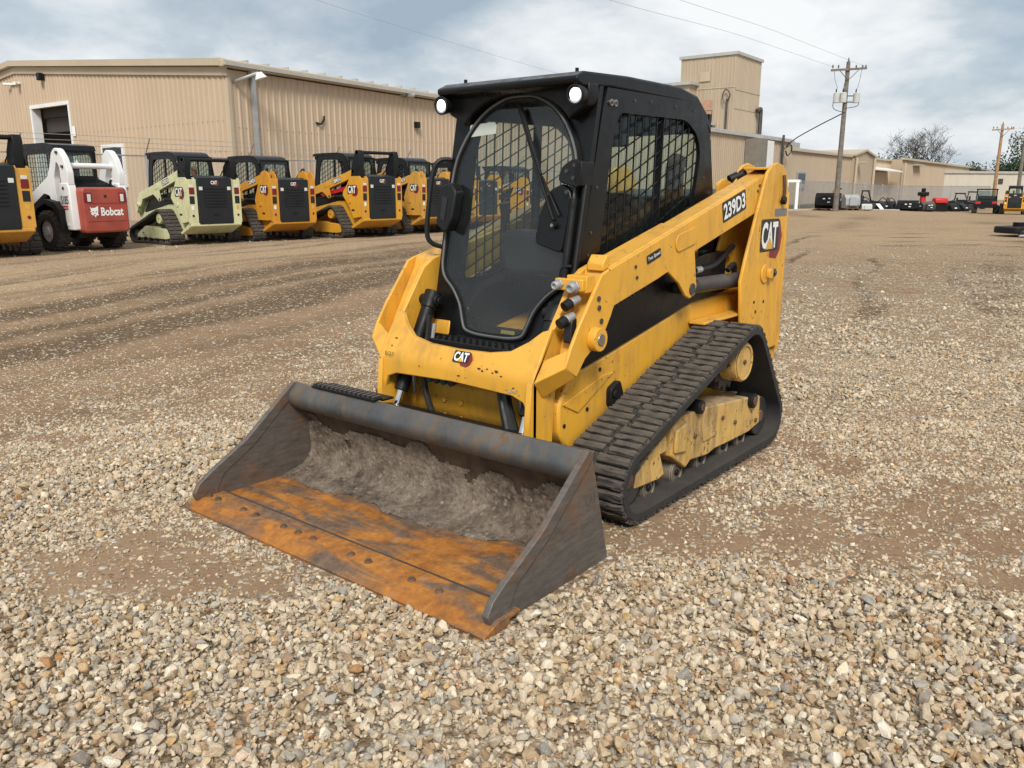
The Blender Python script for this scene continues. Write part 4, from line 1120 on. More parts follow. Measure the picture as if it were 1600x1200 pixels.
for x, z in ((.60, .985), (.595, .945), (.575, .885), (.30, 1.10), (.285, 1.05), (-1.02, 1.43), (-1.04, 1.46)):
    q = MB(); q.cyl((x, .600, z), (x, .606, z), .012 if x > .5 else .008, n=8); q.build('arm_bolt', m_dsteel, hero)
lettering('speed_label', 'Two Speed', (.188, .600, 1.112), (-.968, 0, .25), (.25, 0, .968), (0, 1, 0), .022, [m_dec_k, m_dec_w], hero, bold=.01, back=.010, w=.115)
q = MB(); q.poly([(0, 0), (.19, 0), (.19, .035), (.175, .045), (0, .045)], (-1.24, .622, 1.283), (-1, 0, 0), (0, 0, 1), (0, 1, 0), .0015)
q.build('grey_label', m_dec_g, hero, recalc=False, smooth=False)
# arm top: hinge lug and hoses behind the cab
q = MB(); q.prism(rounded([(-.84, 1.20), (-.84, 1.47), (-.92, 1.50), (-1.08, 1.46), (-1.16, 1.50), (-1.20, 1.46), (-1.10, 1.30)], .02), .425, .443); q.build('hood_bracket', m_yel, hero, bevel=.003)
q = MB(); q.cyl((-.885, .443, 1.42), (-.885, .475, 1.42), .02, n=10); q.build('bracket_bolt', m_steel, hero)
q = MB(); q.cyl((-1.08, .40, 1.49), (-1.15, .46, 1.53), .03, n=14); q.build('hood_stop', m_blkm, hero)
q = MB(); q.box(-1.30, -1.10, .475, .60, 1.548, 1.562); q.build('arm_cap', m_yel, hero, bevel=.003)
for pts in ([(-.45, .52, 1.02), (-.70, .51, 1.03), (-.88, .50, 1.09), (-.98, .49, 1.12)], [(-.55, .45, .95), (-.60, .45, 1.05), (-.70, .44, 1.10), (-.82, .44, 1.05), (-.9, .45, .95)], [(-.86, .52, .99), (-.92, .53, 1.02), (-.96, .51, .94), (-.90, .50, .90)]):
    q = MB(); q.tube(pts, .016, 8, 6); q.build('hydraulic_hose', m_hose, hero)
q = MB(); q.cyl((-.46, .52, 1.02), (-.52, .52, 1.022), .018, n=10); q.build('hose_fitting', m_galv, hero)
q = MB(); q.prism([(-.55, .85), (-.70, .86), (-.66, 1.14), (-.58, 1.14)], .40, .43); q.build('cylinder_mount', m_yel, hero, bevel=.004)
q = MB(); q.box(-1.02, -.44, .505, .60, .735, .75); q.build('fender_shelf', m_yel, hero, bevel=.004)
# left cab-side white label at the right arm
q = MB(); q.flat([(0, 0), (.05, .03), (.055, .20), (0, .19)], [(0, 1, 2, 3)], (.46, -.443, .92), (-1, 0, 0), (0, 0, 1), (0, 1, 0), .0); q.build('safety_label', m_dec_w, hero, recalc=False)
q = MB(); q.flat([(0, 0), (.028, 0), (.028, .085), (0, .085)], [(0, 1, 2, 3)], (.60, -.4435, .80), (-1, 0, 0), (0, 0, 1), (0, 1, 0), .0); q.build('safety_label', m_lens, hero, recalc=False)

# bucket
BW = .885
prof_in = [(1.62, .021), (1.20, .022), (1.12, .030), (1.06, .055), (1.022, .10), (1.012, .17), (1.03, .27), (1.06, .36)]
prof_out = [(1.055, .40), (1.015, .28), (.995, .17), (1.003, .085), (1.045, .035), (1.11, .010), (1.20, .004), (1.62, .004)]
b = MB()
pin = smooth_path([(x, z, 0) for x, z in prof_in], 4); pout = smooth_path([(x, z, 0) for x, z in prof_out], 4)
b.prism([(p.x, p.y) for p in pin] + [(p.x, p.y) for p in pout], -BW, BW)
bk = b.build('bucket', [m_bfloor, mat('dark_brown_steel', (.060, .042, .031), .6, .2, var=.4, scale=8, grime=.5, dust=.25)], hero, sharp=40)
for p_ in bk.data.polygons:
    if p_.center.x < 1.13: p_.material_index = 1
b = MB(); b.prism([(1.045, .335), (1.085, .345), (1.125, .362), (1.150, .388), (1.158, .415), (1.150, .440), (1.125, .468), (1.10, .487), (1.078, .482), (1.05, .43)], -BW, BW); b.build('top_tube', m_bblue, bk, bevel=.008, sharp=50)
for s_ in (1, -1):
    side = [(.946, .0), (1.58, .0), (1.675, .022), (1.69, .06), (1.665, .10), (1.60, .142), (1.40, .255), (1.11, .488), (1.08, .485)]
    b = MB(); b.prism(side, s_ * BW, s_ * (BW + .014)); sp_ = b.build('side_plate', m_bsteel, bk, bevel=.003)
    b = MB(); b.prism([(1.58, -.002), (1.685, .020), (1.70, .06), (1.672, .104), (1.605, .148), (1.40, .262), (1.11, .494), (1.09, .45), (1.36, .225), (1.54, .12), (1.575, .06)], s_ * (BW - .003), s_ * (BW + .024)); b.build('wear_strip', m_bsteel, bk, bevel=.003)
b = MB(); b.prism([(1.545, .0215), (1.545, .036), (1.66, .036), (1.738, .008), (1.735, -.006), (1.60, -.006), (1.60, .0215)], -.925, .925); ce = b.build('cutting_edge', m_bfloor, bk, bevel=.003)
b = MB(); b.prism([(1.532, .0215), (1.532, .030), (1.545, .036), (1.552, .0375), (1.552, .0215)], -BW, BW); b.build('edge_weld', m_dsteel, bk)
b = MB(); b.prism([(1.60, -.010), (1.60, -.0065), (1.725, -.0065), (1.752, -.012), (1.745, -.016)], -.92, .92); b.build('lower_edge', m_rsteel, bk)
for y in (-.87, -.80, -.60, -.50, -.30, -.20, -.10, .14, .24, .48, .62, .86):
    q = MB(); q.cyl((1.632, y, .036), (1.632, y, .044), .017, .014, 10); q.cyl((1.632, y, .044), (1.632, y, .050), .009, n=8); q.build('edge_bolt', m_rsteel, bk)
# caked soil on the back wall and rear floor
def soil():
    prof = smooth_path([(1.30, .022, 0), (1.20, .024, 0), (1.12, .033, 0), (1.065, .058, 0), (1.028, .10, 0), (1.018, .17, 0), (1.036, .27, 0), (1.058, .335, 0)], 8)
    n, m = len(prof), 150
    V, keepv = [], []
    for i, p in enumerate(prof):
        t = i / (n - 1)
        a = prof[min(i + 1, n - 1)] - prof[max(i - 1, 0)]; nx, nz = a.y, -a.x
        l = math.hypot(nx, nz); nx, nz = nx / l, nz / l
        for j in range(m):
            y = -BW + .003 + (2 * BW - .006) * j / (m - 1)
            f1 = float(fbm(np.array([y * 3.1 + 7]), np.array([t * 2.3 + 2]), 80)[0]); f2 = float(fbm(np.array([y * 26.0]), np.array([t * 22.0]), 81, 4)[0])
            amt = f1 * 1.9 - .80 + .45 * math.exp(-((t - .45) / .28) ** 2) - .9 * max(0, .22 - t) * 4 - .6 * max(0, t - .82) * 4
            d = max(-.004, min(.013, amt * .030)) + (f2 - .5) * .010 * (1 if amt > 0 else .0)
            V.append((p.x + nx * d * -1 if False else p.x - nx * -d, y, p.y - nz * -d if False else p.y + abs(nz) * d)); keepv.append(amt > -.03)
    F = [(i * m + j, i * m + j + 1, (i + 1) * m + j + 1, (i + 1) * m + j) for i in range(n - 1) for j in range(m - 1) if keepv[i * m + j] and keepv[i * m + j + 1] and keepv[(i + 1) * m + j]]
    q = MB(); q.add(V, F); return q.build('caked_soil', m_soil, bk, sharp=80)
soil()
lettering('stamped_mark', 'CAT', (1.115, BW + .0142, .265), (-1, 0, 0), (0, 0, 1), (0, 1, 0), .05, [mat('stamped_steel', (.12, .11, .10), .5, .4)], bk, bold=.005, off=.0012, w=.07)
# bucket step treads on top of the tube, left of centre
q = MB(); q.box(1.06, 1.115, -.74, -.28, .486, .496); q.box(.99, 1.06, -.74, -.28, .478, .488); tr_ = q.build('bucket_step', m_blkm, bk, bevel=.002)
for k in range(14):
    y = -.73 + k * .033
    q = MB(); q.box(1.062, 1.112, y, y + .016, .496, .508); q.build('grip_tooth', m_dsteel, tr_)
for k in range(12):
    y = -.30 + k * .030
    q = MB(); q.box(.95, .985, y, y + .016, .40, .415); q.build('grip_tooth', m_dsteel, tr_)
q = MB(); q.box(.93, .985, -.31, .07, .385, .40); q.build('rear_tread', m_blkm, bk, bevel=.002)
# coupler plate behind the bucket
q = MB(); q.prism([(.80, .14), (.94, .05), (.975, .05), (1.0, .18), (1.0, .38), (.92, .42), (.82, .40)], -.44, .44); q.build('quick_coupler', m_blkm, hero, bevel=.008)

# ------------------------------------------------------------------ buildings
def yv(D, s, z=0.0): return Vector(yard(D, s, z))
class Wall:
    """vertical plane in the yard: k metres along, o metres outward"""
    def __init__(s, D, S, dD, dS, nD, nS):
        s.O = yv(D, S); s.d = Vector((dD * FX + dS * RX, dD * FY + dS * RY, 0)).normalized(); s.n = Vector((nD * FX + nS * RX, nD * FY + nS * RY, 0)).normalized()
        s.n = (s.n - s.d * s.n.dot(s.d)).normalized()
    def p(s, k, o, z):
        return s.O + s.d * k + s.n * o + Vector((0, 0, z))
    def hexa(s, mb, k0, k1, o0, o1, z0, z1):
        return mb.hexa([s.p(k0, o0, z0), s.p(k1, o0, z0), s.p(k1, o1, z0), s.p(k0, o1, z0), s.p(k0, o0, z1), s.p(k1, o0, z1), s.p(k1, o1, z1), s.p(k0, o1, z1)])
    def box(s, name, m, parent, k0, k1, o0, o1, z0, z1, bevel=0):
        q = MB(); s.hexa(q, k0, k1, o0, o1, z0, z1)
        return q.build(name, m, parent, bevel=bevel, shift=parent.location if parent.parent is None else parent.parent.location)

def siding_mat(name, lo, hi):
    N = Nodes(name)
    st = N.pos(scale=(1, 1, .10)); co = N.pos()
    n1 = N.noise(st, 1.4, 6, .6); n2 = N.noise(co, .35, 4)
    col = N.ramp(N.math('ADD', N.math('MULTIPLY', n1, .55), N.math('MULTIPLY', n2, .45)), [(.35, lo), (.65, hi)])
    col = N.mix(N.ramp(N.noise(st, 9, 5, .7), [(.60, 0.0), (.78, .22)]), col, (.20, .15, .105))
    N.bsdf(Base_Color=col, Roughness=.55, Specular_IOR_Level=.3)
    return N.m
m_side = siding_mat('tan_metal_siding', (.47, .365, .26), (.53, .41, .29))
m_side2 = siding_mat('weathered_tan_siding', (.40, .32, .23), (.46, .365, .265))
m_side3 = siding_mat('pale_siding', (.50, .46, .38), (.56, .52, .44))
m_trim = siding_mat('tan_trim', (.45, .375, .27), (.50, .415, .30))
m_roofm = mat('galvanised_roof', (.45, .44, .41), .5, .2, var=.1)
m_dark = mat('dark_interior', (.05, .045, .04), .9)
m_bwin = glass('dark_window', (.10, .11, .12), 2.0, .02)
_pan = {}
def panel_mesh(w, h0, h1, sg, m):
    key = (round(w, 2), round(h0, 2), round(h1, 2), sg, m.name)
    if key not in _pan:
        us = [(0, 0)]
        c = .15
        while c < w - .06:
            us += [(c - .055, 0), (c - .022, .034), (c + .022, .034), (c + .055, 0)]; c += .30
        us.append((w, 0))
        b = MB(); n = len(us)
        V = [(u, sg * o, 0) for u, o in us] + [(u, sg * o, h0 + (h1 - h0) * u / w) for u, o in us]
        b.add(V, [(i, i + 1, n + i + 1, n + i) for i in range(n - 1)])
        _pan[key] = b.mesh('siding_panel', m, smooth=False, recalc=False)
    return _pan[key]
def clad(parent, W, k0, k1, zb, zt, m, w=.9):
    """row of ribbed metal sheets; zb, zt: functions of k"""
    sg = 1 if Vector((-W.d.y, W.d.x, 0)).dot(W.n) > 0 else -1
    k = k0
    while k < k1 - .01:
        ww = min(w, k1 - k)
        z0 = zb(k + ww / 2)
        o = link('siding_panel', panel_mesh(ww, zt(k) - z0, zt(k + ww) - z0, sg, m), parent)
        M4 = Matrix((W.d, Vector((-W.d.y, W.d.x, 0)), Vector((0, 0, 1)))).transposed().to_4x4()
        M4.translation = W.p(k, 0, z0) - parent.location
        o.matrix_local = M4
        k += ww

# workshop on the left
GB = Wall(27.5, -9.0, .6225, -.7826, -.7826, -.6225)      # gable end
LB = Wall(27.5, -9.0, .8655, .5009, -.5009, .8655)        # long side
wk = empty('workshop_building', 'long tan metal workshop with low gable and open overhead door behind the parked loaders', 'building', yard(27.5, -9.0, .2))
ridge = 15.47; e_z, r_z = 5.02, 6.30
gz_top = lambda k: e_z + (r_z - e_z) * (k / ridge if k < ridge else 2 - k / ridge)
dk0, dk1, d_top = 10.95, 14.25, 4.62
clad(wk, GB, .0, dk0, lambda k: .1, gz_top, m_side, w=.9125)
clad(wk, GB, dk0, dk1, lambda k: d_top, gz_top, m_side, w=.825)
clad(wk, GB, dk1, 30.9, lambda k: .1, gz_top, m_side, w=.925)
clad(wk, LB, .0, 29.7, lambda k: .1, lambda k: 5.06, m_side, w=.9)
far_end = Wall(0, 0, .6225, -.7826, .7826, .6225); far_end.O = LB.p(29.7, 0, 0)
clad(wk, far_end, .0, 30.6, lambda k: .1, lambda k: 5.06 + (1.2 * min(k, 30.9 - k) / 15.5), m_side, w=.9)
sh = wk.location
q = MB()
for (ka, kb) in ((-.35, ridge), (ridge, 31.2)):
    za, zb2 = gz_top(max(ka, 0)) + .12, gz_top(min(kb, 30.9)) + .12
    def rp(k, l, z): return GB.O + GB.d * k + LB.d * l + Vector((0, 0, z))
    q.hexa([rp(ka, -.25, za), rp(kb, -.25, zb2), rp(kb, 30.0, zb2), rp(ka, 30.0, za), rp(ka, -.25, za + .10), rp(kb, -.25, zb2 + .10), rp(kb, 30.0, zb2 + .10), rp(ka, 30.0, za + .10)])
q.build('roof', m_roofm, wk, shift=sh)
for (ka, kb) in ((-.1, ridge), (ridge, 31.0)):
    za, zb2 = gz_top(max(ka, 0)), gz_top(min(kb, 30.9))
    q = MB(); q.hexa([GB.p(ka, .02, za - .16), GB.p(kb, .02, zb2 - .16), GB.p(kb, .09, zb2 - .16), GB.p(ka, .09, za - .16), GB.p(ka, .02, za + .10), GB.p(kb, .02, zb2 + .10), GB.p(kb, .09, zb2 + .10), GB.p(ka, .09, za + .10)]); q.build('fascia', m_trim, wk, shift=sh)
    q = MB(); q.hexa([GB.p(ka, .02, za + .12), GB.p(kb, .02, zb2 + .12), GB.p(kb, .27, zb2 + .12), GB.p(ka, .27, za + .12), GB.p(ka, .02, za + .34), GB.p(kb, .02, zb2 + .34), GB.p(kb, .27, zb2 + .34), GB.p(ka, .27, za + .34)]); q.build('rake_trim', m_trim, wk, shift=sh)
gt = LB.box('gutter', m_trim, wk, -.3, 30, .02, .22, 5.10, 5.33, bevel=.03)
LB.box('corner_trim', m_trim, wk, -.03, .10, -.03, .06, .1, 5.05)
for k in np.arange(.9, 29.5, .9):
    LB.box('roof_seam', m_roofm, wk, k, k + .06, -1.6, .0, 5.36, 5.44)
LB.box('downspout', m_galv, wk, .92, 1.06, .05, .15, .2, 4.95)
LB.box('downspout_head', m_trim, wk, .86, 1.12, .04, .20, 4.93, 5.10)
# overhead door
GB.box('door_jamb', m_white, wk, dk0 - .12, dk0, -.10, .06, .1, d_top + .02)
GB.box('door_jamb', m_white, wk, dk1, dk1 + .16, -.30, .06, .1, d_top + .02)
GB.box('door_header', m_white, wk, dk0 - .12, dk1 + .16, -.02, .07, d_top + .02, d_top + .16)
for k_, z_ in ((0, 4.30), (1, 3.72)):
    GB.box('door_section', m_dark, wk, dk0, dk1, -.45 - .08 * k_, -.40 - .08 * k_, z_ - .02, z_ + .55)
q = MB()
q.add([GB.p(dk0 - 1.5, -6, .1), GB.p(dk1 + 1.5, -6, .1), GB.p(dk1 + 1.5, -6, 5), GB.p(dk0 - 1.5, -6, 5), GB.p(dk0 - 1.5, -.5, .1), GB.p(dk1 + 1.5, -.5, .1), GB.p(dk1 + 1.5, -.5, 5), GB.p(dk0 - 1.5, -.5, 5)], [(0, 1, 2, 3), (0, 4, 7, 3), (1, 5, 6, 2), (3, 2, 6, 7), (0, 1, 5, 4)])
q.build('interior', mat('shop_interior', (.22, .20, .17), .9), wk, shift=sh)
wn_ = GB.box('window', m_white, wk, 6.82, 8.52, .03, .10, 1.45, 3.02)
q = MB(); GB.hexa(q, 6.96, 8.38, .10, .108, 1.58, 2.90); q.build('pane', m_bwin, wn_, shift=sh)
q = MB(); GB.hexa(q, 7.0, 8.3, .108, .112, 1.58, 1.80); q.build('window_notice', m_dec_w, wn_, shift=sh)
GB.box('door_sign', m_dec_w, wk, 10.55, 10.80, .035, .05, 3.42, 3.80)
GB.box('wall_lamp', m_blkm, wk, 12.68, 12.92, .035, .28, 5.66, 5.95, bevel=.03)
q = MB(); q.cyl(GB.p(15.2, .05, 5.72), GB.p(15.0, .30, 5.70), .07, n=10); q.cyl(GB.p(15.9, .05, 5.74), GB.p(16.1, .30, 5.74), .06, n=10); GB.hexa(q, 15.0, 16.1, .03, .10, 5.70, 5.78); q.build('security_camera', m_white, wk, shift=sh)
q = MB(); q.tube([LB.p(.25, .05, 4.72), LB.p(.35, .45, 4.82), LB.p(.62, .75, 4.97)], .05, 8, 4); q.build('lamp_arm', m_galv, wk, shift=sh)
q = MB(); q.cyl(LB.p(.62, .78, 4.98), LB.p(.66, .82, 4.80), .09, .20, 14); q.build('lamp_shade', m_white, wk, shift=sh)
q = MB(); LB.hexa(q, 8.85, 9.05, .03, .22, 5.06, 5.16); q.cyl(LB.p(9.05, .22, 5.10), LB.p(9.40, .30, 5.10), .09, n=10); q.build('flood_lamp', m_galv, wk, shift=sh)
LB.box('wall_box', m_blkm, wk, 9.75, 10.0, .03, .18, 3.86, 4.10)
q = MB(); q.tube([LB.p(3.9, .05, 3.70), LB.p(4.1, .08, 3.66), LB.p(4.3, .06, 3.85), LB.p(4.3, .05, 3.95)], .035, 6, 3); q.build('wall_conduit', m_blkm, wk, shift=sh)
# lap line and bolted base rows across the sheets
for z in (2.55, 3.35):
    for k in np.arange(.35, 12.5, .30):
        q = MB(); LB.hexa(q, k - .012, k + .012, .0, .036, z - .010, z + .010); o = q.build('screw', m_trim, wk, shift=sh)
for z in (2.6, 3.55):
    for k in np.arange(.35, 10.2, .30):
        q = MB(); GB.hexa(q, k - .014, k + .014, .0, .036, z - .012, z + .012); q.build('screw', m_trim, wk, shift=sh)

# plant on the right
RB = Wall(94, 43.39, .8123, .5832, -.5832, .8123)
pl = empty('plant_building', 'low tan metal plant of joined sheds behind the chain link fence on the right', 'building', RB.p(-40, 0, -.2))
shp = pl.location
clad(pl, RB, -66.0, -40.1, lambda k: -.3, lambda k: 4.55, m_side2, w=1.8)
RC = Wall(0, 0, .8123, .5832, -.5832, .8123); RC.O = RB.p(0, -1.2, 0)
clad(pl, RB, -40.1, -23.2, lambda k: -.4, lambda k: 4.0, m_side2, w=1.8)
RB.box('shed_end', m_side2, pl, -40.3, -40.1, -6, .0, 3.9, 4.6)
RB.box('shed_end', m_side2, pl, -66.12, -66.0, -9, .0, -.4, 4.7)
RB.box('gutter', m_roofm, pl, -66.0, -39.9, -.05, .18, 4.55, 4.72)
RB.box('gutter', m_trim, pl, -40.0, -23.0, -.05, .18, 4.0, 4.16)
q = MB(); q.hexa([RB.p(-66, 0, 4.72), RB.p(-39.9, 0, 4.72), RB.p(-39.9, -9, 5.5), RB.p(-66, -9, 5.5), RB.p(-66, 0, 4.80), RB.p(-39.9, 0, 4.80), RB.p(-39.9, -9, 5.6), RB.p(-66, -9, 5.6)]); q.build('roof', m_roofm, pl, shift=shp)
q = MB(); q.hexa([RB.p(-40, 0, 4.16), RB.p(-15.8, 0, 4.16), RB.p(-15.8, -12, 5.0), RB.p(-40, -12, 5.0), RB.p(-40, 0, 4.24), RB.p(-15.8, 0, 4.24), RB.p(-15.8, -12, 5.1), RB.p(-40, -12, 5.1)]); q.build('roof', m_roofm, pl, shift=shp)
for (a, b_, z) in ((-37, -30, 5.6), (-30, -12, 5.9)):
    RB.box('roof_monitor', m_roofm, pl, a, b_, -14, -8, 4.6, z)
# small gabled porch, entry and end hall
q = MB(); q.add([RB.p(-23.2, .3, -.5), RB.p(-15.8, .3, -.5), RB.p(-15.8, .3, 4.15), RB.p(-19.7, .3, 4.62), RB.p(-23.2, .3, 4.15), RB.p(-23.2, -6, -.5), RB.p(-15.8, -6, -.5), RB.p(-15.8, -6, 4.15), RB.p(-19.7, -6, 4.62), RB.p(-23.2, -6, 4.15)], [(0, 1, 2, 3, 4), (0, 5, 9, 4), (1, 6, 7, 2)]); q.build('gabled_bay', m_side2, pl, shift=shp, smooth=False)
for a, za, b_, zb2 in ((-23.4, 4.14, -19.7, 4.64), (-19.7, 4.64, -15.6, 4.14)):
    q = MB(); q.hexa([RB.p(a, -6, za), RB.p(b_, -6, zb2), RB.p(b_, .5, zb2), RB.p(a, .5, za), RB.p(a, -6, za + .16), RB.p(b_, -6, zb2 + .16), RB.p(b_, .5, zb2 + .16), RB.p(a, .5, za + .16)]); q.build('bay_roof', m_trim, pl, shift=shp)
clad(pl, RC, -15.7, -1.6, lambda k: -.5, lambda k: 4.2, m_side, w=1.76)
RC.box('gutter', m_trim, pl, -15.7, -1.6, -.05, .2, 4.2, 4.36)
q = MB(); q.hexa([RC.p(-15.4, 0, 3.25), RC.p(-3.0, 0, 3.2), RC.p(-3.0, 1.6, 3.0), RC.p(-15.4, 1.6, 3.05), RC.p(-15.4, 0, 3.5), RC.p(-3.0, 0, 3.45), RC.p(-3.0, 1.6, 3.12), RC.p(-15.4, 1.6, 3.17)]); q.build('awning', m_dec_w, pl, shift=shp)
RC.box('roller_door', m_side2, pl, -14.6, -4.2, .05, .10, -.4, 3.0)
clad(pl, RB, -1.6, 70.0, lambda k: -.6, lambda k: 4.35, m_side2, w=2.7)
RB.box('gutter', m_trim, pl, -1.8, 70.2, -.05, .25, 4.35, 4.58)
RB.box('hall_end', m_side2, pl, 69.9, 70.0, -30, 0, -.6, 4.4)
RB.box('hall_end', m_side2, pl, -1.75, -1.6, -10, 0, -.5, 4.4)
for k in (-16.3, -2.2, -23.0):
    q = MB(); q.cyl(RB.p(k, .45, -.3), RB.p(k, .45, 4.0), .12, n=8); q.build('downspout', m_trim, pl, shift=shp)
for k, z0, z1 in ((31.0, .6, 2.1), (51.5, .6, 2.1)):
    RB.box('dark_window', m_bwin, pl, k - .9, k + .9, .04, .10, z0 + .2, z1)
f_ = RB.box('window', m_galv, pl, -38.4, -36.3, .04, .12, 1.35, 2.55)
q = MB(); RB.hexa(q, -38.2, -36.5, .12, .13, 1.70, 2.45); q.build('pane', m_bwin, f_, shift=shp)
q = MB(); RB.hexa(q, -38.2, -36.5, .12, .14, 1.42, 1.66); q.build('window_cooler', m_galv, f_, shift=shp)
RB.box('duct_box', mat('brown_grey_metal', (.20, .18, .15), .6), pl, -49.3, -47.9, .05, 1.0, 2.2, 4.40)
RB.box('duct_panel', m_white, pl, -47.9, -46.6, .05, .98, 2.2, 4.35)
q = MB(); q.cyl(RB.p(-42.6, .25, 1.2), RB.p(-42.6, .25, 4.95), .09, n=8); q.tube([RB.p(-42.6, .3, 4.0), RB.p(-42.0, .6, 4.3), RB.p(-41.5, .5, 3.9), RB.p(-42.0, .4, 3.6), RB.p(-42.4, .4, 3.9)], .05, 6, 4); q.build('service_mast', m_dsteel, pl, shift=shp)
q = MB(); q.tube([RB.p(-23.0, .2, 1.0), RB.p(-23.0, .2, 3.5), RB.p(-22.3, .9, 3.62)], .06, 6); RB.hexa(q, -22.6, -21.6, .5, 1.1, 3.52, 3.68); q.build('yard_lamp', m_trim, pl, shift=shp)
q = MB(); RB.hexa(q, 4.0, 8.0, .05, .6, 3.85, 4.0); q.build('vent_hood', m_roofm, pl, shift=shp)
# tower
tw = empty('elevator_tower', 'tall tan metal clad tower rising behind the cab of the near loader', 'building', yard(75, 19.25, 0))
TG = Wall(75, 19.25, .6225, -.7826, -.7826, -.6225); TL = Wall(75, 19.25, .8123, .5832, -.5832, .8123)
sht = tw.location
tt = lambda k: 12.55 + .10 * k
clad(tw, TG, 0, 5.25, lambda k: -.2, lambda k: 12.55, m_side2, w=1.05)
clad(tw, TL, 0, 6.1, lambda k: -.2, lambda k: 12.55, m_side2, w=1.22)
def tp(a, b_, z): return TG.O + TG.d * a + TL.d * b_ + Vector((0, 0, z))
q = MB(); q.hexa([tp(-.15, -.15, 12.5), tp(5.4, -.15, 12.5), tp(5.4, 6.25, 12.5), tp(-.15, 6.25, 12.5), tp(-.15, -.15, 12.75), tp(5.4, -.15, 12.75), tp(5.4, 6.25, 12.75), tp(-.15, 6.25, 12.75)]); q.build('roof', m_roofm, tw, shift=sht)
TG.box('louvre_vent', m_trim, tw, 2.35, 3.35, .03, .12, 10.5, 11.3)
TG.box('tower_door', mat('salmon_door', (.46, .26, .17), .6), tw, 2.05, 2.95, .03, .08, 7.0, 8.9)
TG.box('landing', m_conc, tw, 1.6, 4.4, .03, .9, 6.75, 6.95)
for k in (1.65, 2.5, 3.4, 4.3):
    q = MB(); q.cyl(TG.p(k, .85, 6.95), TG.p(k, .85, 7.95), .03, n=6); q.build('railing_post', m_dsteel, tw, shift=sht)
for z in (7.45, 7.95):
    q = MB(); q.cyl(TG.p(1.6, .85, z), TG.p(4.4, .85, z), .03, n=6); q.build('railing', m_dsteel, tw, shift=sht)
TG.box('landing_leg', m_dsteel, tw, 1.7, 1.8, .5, .6, 5.0, 6.75)
q = MB(); q.cyl(TG.p(.62, .18, 5.0), TG.p(.62, .18, 8.9), .09, n=8); q.tube([TG.p(.62, .2, 8.7), TG.p(.3, .3, 9.2), TG.p(.7, .3, 9.7), TG.p(1.0, .3, 9.2), TG.p(.8, .3, 8.5)], .05, 6, 4); q.build('service_mast', m_dsteel, tw, shift=sht)
q = MB(); q.tube([TL.p(4.9, .3, 8.2), TL.p(5.5, .35, 8.4), TL.p(5.7, .35, 8.0), TL.p(5.7, .35, 5.0)], .20, 8, 3); q.build('vent_duct', m_dsteel, tw, shift=sht)
TG.box('siding_lap', m_trim, tw, 0, 5.25, .035, .05, 9.85, 9.95)
TL.box('siding_lap', m_trim, tw, 0, 6.1, .035, .05, 9.65, 9.75)
TL.box('siding_lap', m_trim, tw, 0, 6.1, .035, .05, 8.1, 8.16)
hs = empty('head_house', 'tan shed roof beside the tower, seen just over the cab of the near loader', 'building', yard(82, 15.5, 0))
q = MB(); c_ = yv(82, 15.0); q.box(c_.x - 4, c_.x + 4, c_.y - 4, c_.y + 4, 0, 10.2); q.build('wall', m_side2, hs, shift=hs.location)
q = MB(); q.box(c_.x - 4.3, c_.x + 4.3, c_.y - 4.3, c_.y + 4.3, 10.2, 10.45); q.build('roof', m_roofm, hs, shift=hs.location)
# pale far building at the right edge
FB = Wall(118, 66, .35, .94, -.94, .35)
fb = empty('far_storage_building', 'pale flat roofed storage building at the right edge beyond the yard', 'building', FB.p(0, 0, -.8))
clad(fb, FB, -22, 40, lambda k: -1.0, lambda k: 3.3, m_side3, w=2.6)
FB.box('roof_edge', m_roofm, fb, -22.2, 40, -12, .2, 3.3, 3.6)
for k in (2.2, 8.5): FB.box('dark_opening', m_dark, fb, k, k + .8, .04, .12, 1.9, 2.6)

